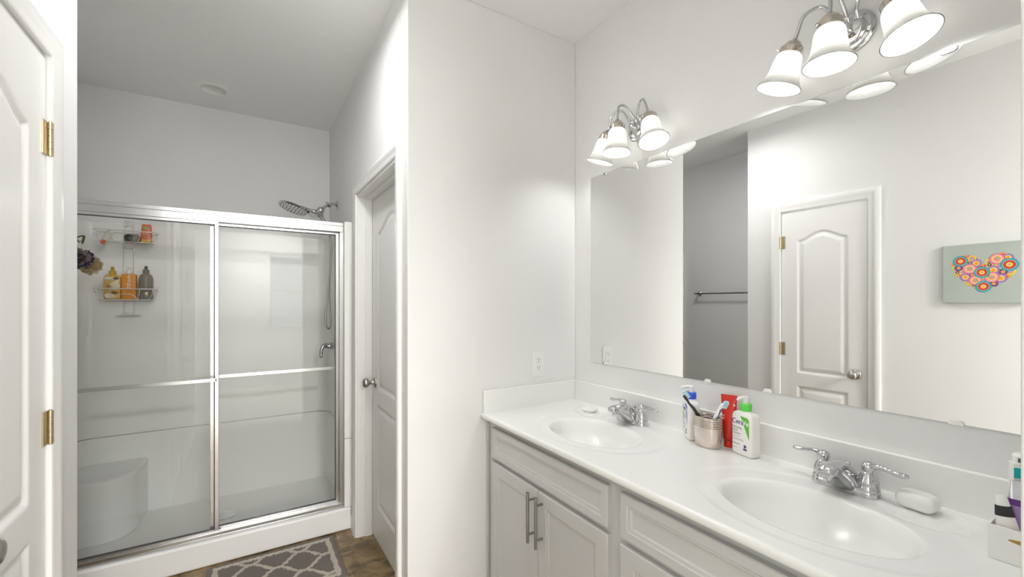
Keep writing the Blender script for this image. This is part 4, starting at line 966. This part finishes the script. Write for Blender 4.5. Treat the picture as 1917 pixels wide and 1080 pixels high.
# top basket
ZT = 1.772 + 0.003
t = thing('hair_oil_bottle', 'flat red-orange bottle with a yellow base in the upper caddy basket', 'bottle', (-0.527, CY - 0.060, ZT), 0.08)
obj('bottle_body', MB().rings([rrect(0.027, 0.016, 0.008, 0.018), rrect(0.026, 0.015, 0.008, 0.060), rrect(0.024, 0.014, 0.008, 0.095), rrect(0.023, 0.013, 0.008, 0.113), rrect(0.019, 0.010, 0.006, 0.118)]), 'redorange', t, smooth=40)
obj('cap', MB().rings([rrect(0.0265, 0.0165, 0.008, 0.0), rrect(0.028, 0.017, 0.008, 0.002), rrect(0.028, 0.017, 0.008, 0.020)]), 'yellow', t, label='yellow base of the bottle')
lb = MB().lathe([(0.0001, 0), (0.014, 0), (0.014, 0.0002), (0.0001, 0.0002)], 20, (-0.004, -0.0152, 0.094), (0, -1, 0), mi=0, sx=1, sy=0.5)
obj('leaf_print', lb, 'green', t, smooth=0)
tx = MB(); text_mb(tx, 'BIOTIN', 0.010, front_mat(-0.018, -0.0158, 0.052), 0)
obj('lettering', tx, 'white_ink', t, smooth=0)
t = thing('razor_case', 'dark grey rounded shaver standing in the middle of the upper caddy basket', 'shaver', (-0.595, CY - 0.060, ZT), 0.0)
obj('shaver_body', MB().rings([ell(0.034, 0.020, 0, 32, 0.8), ell(0.040, 0.024, 0.010, 32, 0.8), ell(0.042, 0.025, 0.030, 32, 0.8), ell(0.038, 0.022, 0.044, 32, 0.8), ell(0.020, 0.012, 0.050, 32, 0.8)]), 'taupe', t, smooth=50)
obj('shaver_head', MB().lathe([(0.001, 0), (0.019, 0), (0.020, 0.006), (0.012, 0.010), (0.001, 0.010)], 28, (-0.016, -0.022, 0.026), (0, -1, 0.2)), 'black', t)
t = thing('travel_tube', 'small clear tube with a red square label leaning down in the upper caddy basket', 'tube', (-0.728, CY - 0.100, ZT), 0)
mt = Matrix.Translation((0, 0, -0.028)) @ Matrix.Rotation(0.42, 4, 'Y')
obj('tube_body', MB().rings([[tuple(mt @ Vector(p)) for p in r] for r in (ell(0.013, 0.011, 0.0, 24, 1), ell(0.015, 0.012, 0.003, 24, 1), ell(0.0155, 0.011, 0.045, 24, 1), ell(0.017, 0.005, 0.085, 24, 1), ell(0.017, 0.0015, 0.095, 24, 1))]), 'clear', t, smooth=60)
obj('red_label', MB().box(-0.011, 0.011, -0.0135, -0.0122, 0.006, 0.030, mat=mt), 'redorange', t, smooth=0)

# loofahs
def loofah(name, label, c, R_, mats, seed):
    rnd = random.Random(seed); mb = MB()
    for i in range(26):
        d = Vector((rnd.gauss(0, 1), rnd.gauss(0, 1), rnd.gauss(0, 1))).normalized(); u = d.orthogonal().normalized(); v = d.cross(u)
        n = 26; k = rnd.choice((3, 4, 5)); a0 = rnd.random() * 6; rings = []
        for j, (rad, hh) in enumerate(((0.10, 0.15), (0.38, 0.55), (0.60, 0.80), (0.72, 0.92))):
            row = []
            for q in range(n):
                a = 2 * PI * q / n; wv = math.sin(k * a + a0) * 0.14 * j / 3
                row.append(tuple(Vector(c) + (d * (hh + wv) + (u * math.cos(a) + v * math.sin(a)) * rad * 0.55) * R_))
            rings.append(row)
        mb.rings(rings, caps=False, mi=rnd.randrange(len(mats)))
    return tag(obj(name, mb, mats, None, smooth=80), label, 'bath sponge')
mbp = loofah('bath_puff', 'dark purple mesh bath puff hanging at the left end of the shower', (-0.708, 3.00, 1.622), 0.052, ['puffp', 'puffp', 'puffg'], 3)
loofah('bath_puff', 'tan mesh bath puff hanging behind the purple one', (-0.705, 3.135, 1.597), 0.052, ['pufft', 'pufft', 'cream'], 5)
t = thing('puff_hook', 'small suction hook with an olive ribbon holding the bath puffs', 'hook', (XI0, 3.03, 1.715))
obj('hook', MB().tube([(0.002, 0, 0), (0.10, 0, -0.004), (0.158, 0, -0.004), (0.166, 0, 0.012)], 0.003, 8, smooth=4), 'wire', t)
obj('suction_cup', MB().lathe([(0.022, 0), (0.018, 0.004), (0.008, 0.010), (0.001, 0.012)], 24, (0.001, 0, 0), (1, 0, 0)), 'clear', t)
obj('ribbon', MB().tube([(0.155, -0.010, -0.012), (0.145, -0.012, 0.010), (0.172, -0.012, 0.022), (0.165, -0.008, -0.018)], [0.006, 0.009, 0.009, 0.005], 8, smooth=4, flat=0.4), 'olive', t)

# ------------------------------------------------------------------ bath mat with tufted trellis
RX0, RX1, RY0, RY1 = -0.168, 0.452, 2.292, 2.752
mb = MB(); n = 0.0042; nx = int((RX1 - RX0) / n); ny = int((RY1 - RY0) / n)
rnd = random.Random(2)
def is_cream(x, y):
    u = x - RX0; v = RY1 - y; W_ = RX1 - RX0; H_ = RY1 - RY0
    e = min(u, v, W_ - u, H_ - v); wob = 0.0035 * math.sin(x * 190 + y * 70) + 0.0025 * math.sin(y * 260)
    if abs(e - 0.040 + wob * 0.5) < 0.0125: return True
    if e < 0.040: return False
    p = 0.098; Lx = 0.236
    for k_ in range(-1, 6):
        sgn = 1 if k_ % 2 else -1
        c = math.cos(2 * PI * (u - 0.078) / Lx); c = math.copysign(abs(c) ** 1.0, c)
        vv = k_ * p + 0.045 + sgn * p / 2 * c
        sl_ = abs(math.sin(2 * PI * (u - 0.078) / Lx)) * p / 2 * 2 * PI / Lx
        if abs(v - vv + wob) < 0.0100 * math.sqrt(1 + sl_ * sl_): return True
    return False
cf = []
for j in range(ny + 1):
    for i in range(nx + 1):
        x = RX0 + (RX1 - RX0) * i / nx; y = RY0 + (RY1 - RY0) * j / ny
        cr = is_cream(x, y); ed = min(i, j, nx - i, ny - j)
        mb.v.append((x, y, (0.011 if cr else 0.0085) * min(1, 0.25 + ed * 0.4) + rnd.uniform(-0.0009, 0.0009)))
for j in range(ny):
    for i in range(nx):
        a = j * (nx + 1) + i; mb.f.append([a, a + 1, a + nx + 2, a + nx + 1])
        mb.m.append(1 if is_cream(RX0 + (RX1 - RX0) * (i + .5) / nx + rnd.uniform(-.001, .001), RY0 + (RY1 - RY0) * (j + .5) / ny + rnd.uniform(-.001, .001)) else 0)
k = len(mb.v); loop = [i for i in range(nx + 1)] + [j * (nx + 1) + nx for j in range(1, ny + 1)] + [ny * (nx + 1) + i for i in range(nx - 1, -1, -1)] + [j * (nx + 1) for j in range(ny - 1, 0, -1)]
mb.v += [(mb.v[q][0], mb.v[q][1], 0.0005) for q in loop]; L = len(loop)
for q in range(L): mb.f.append([loop[q], loop[(q + 1) % L], k + (q + 1) % L, k + q]); mb.m.append(0)
mb.f.append([k + q for q in range(L)]); mb.m.append(0)
tag(obj('bath_mat', mb, ['rug_g', 'rug_c'], None, smooth=60), 'grey bath mat with a cream tufted trellis pattern on the floor before the shower', 'rug')
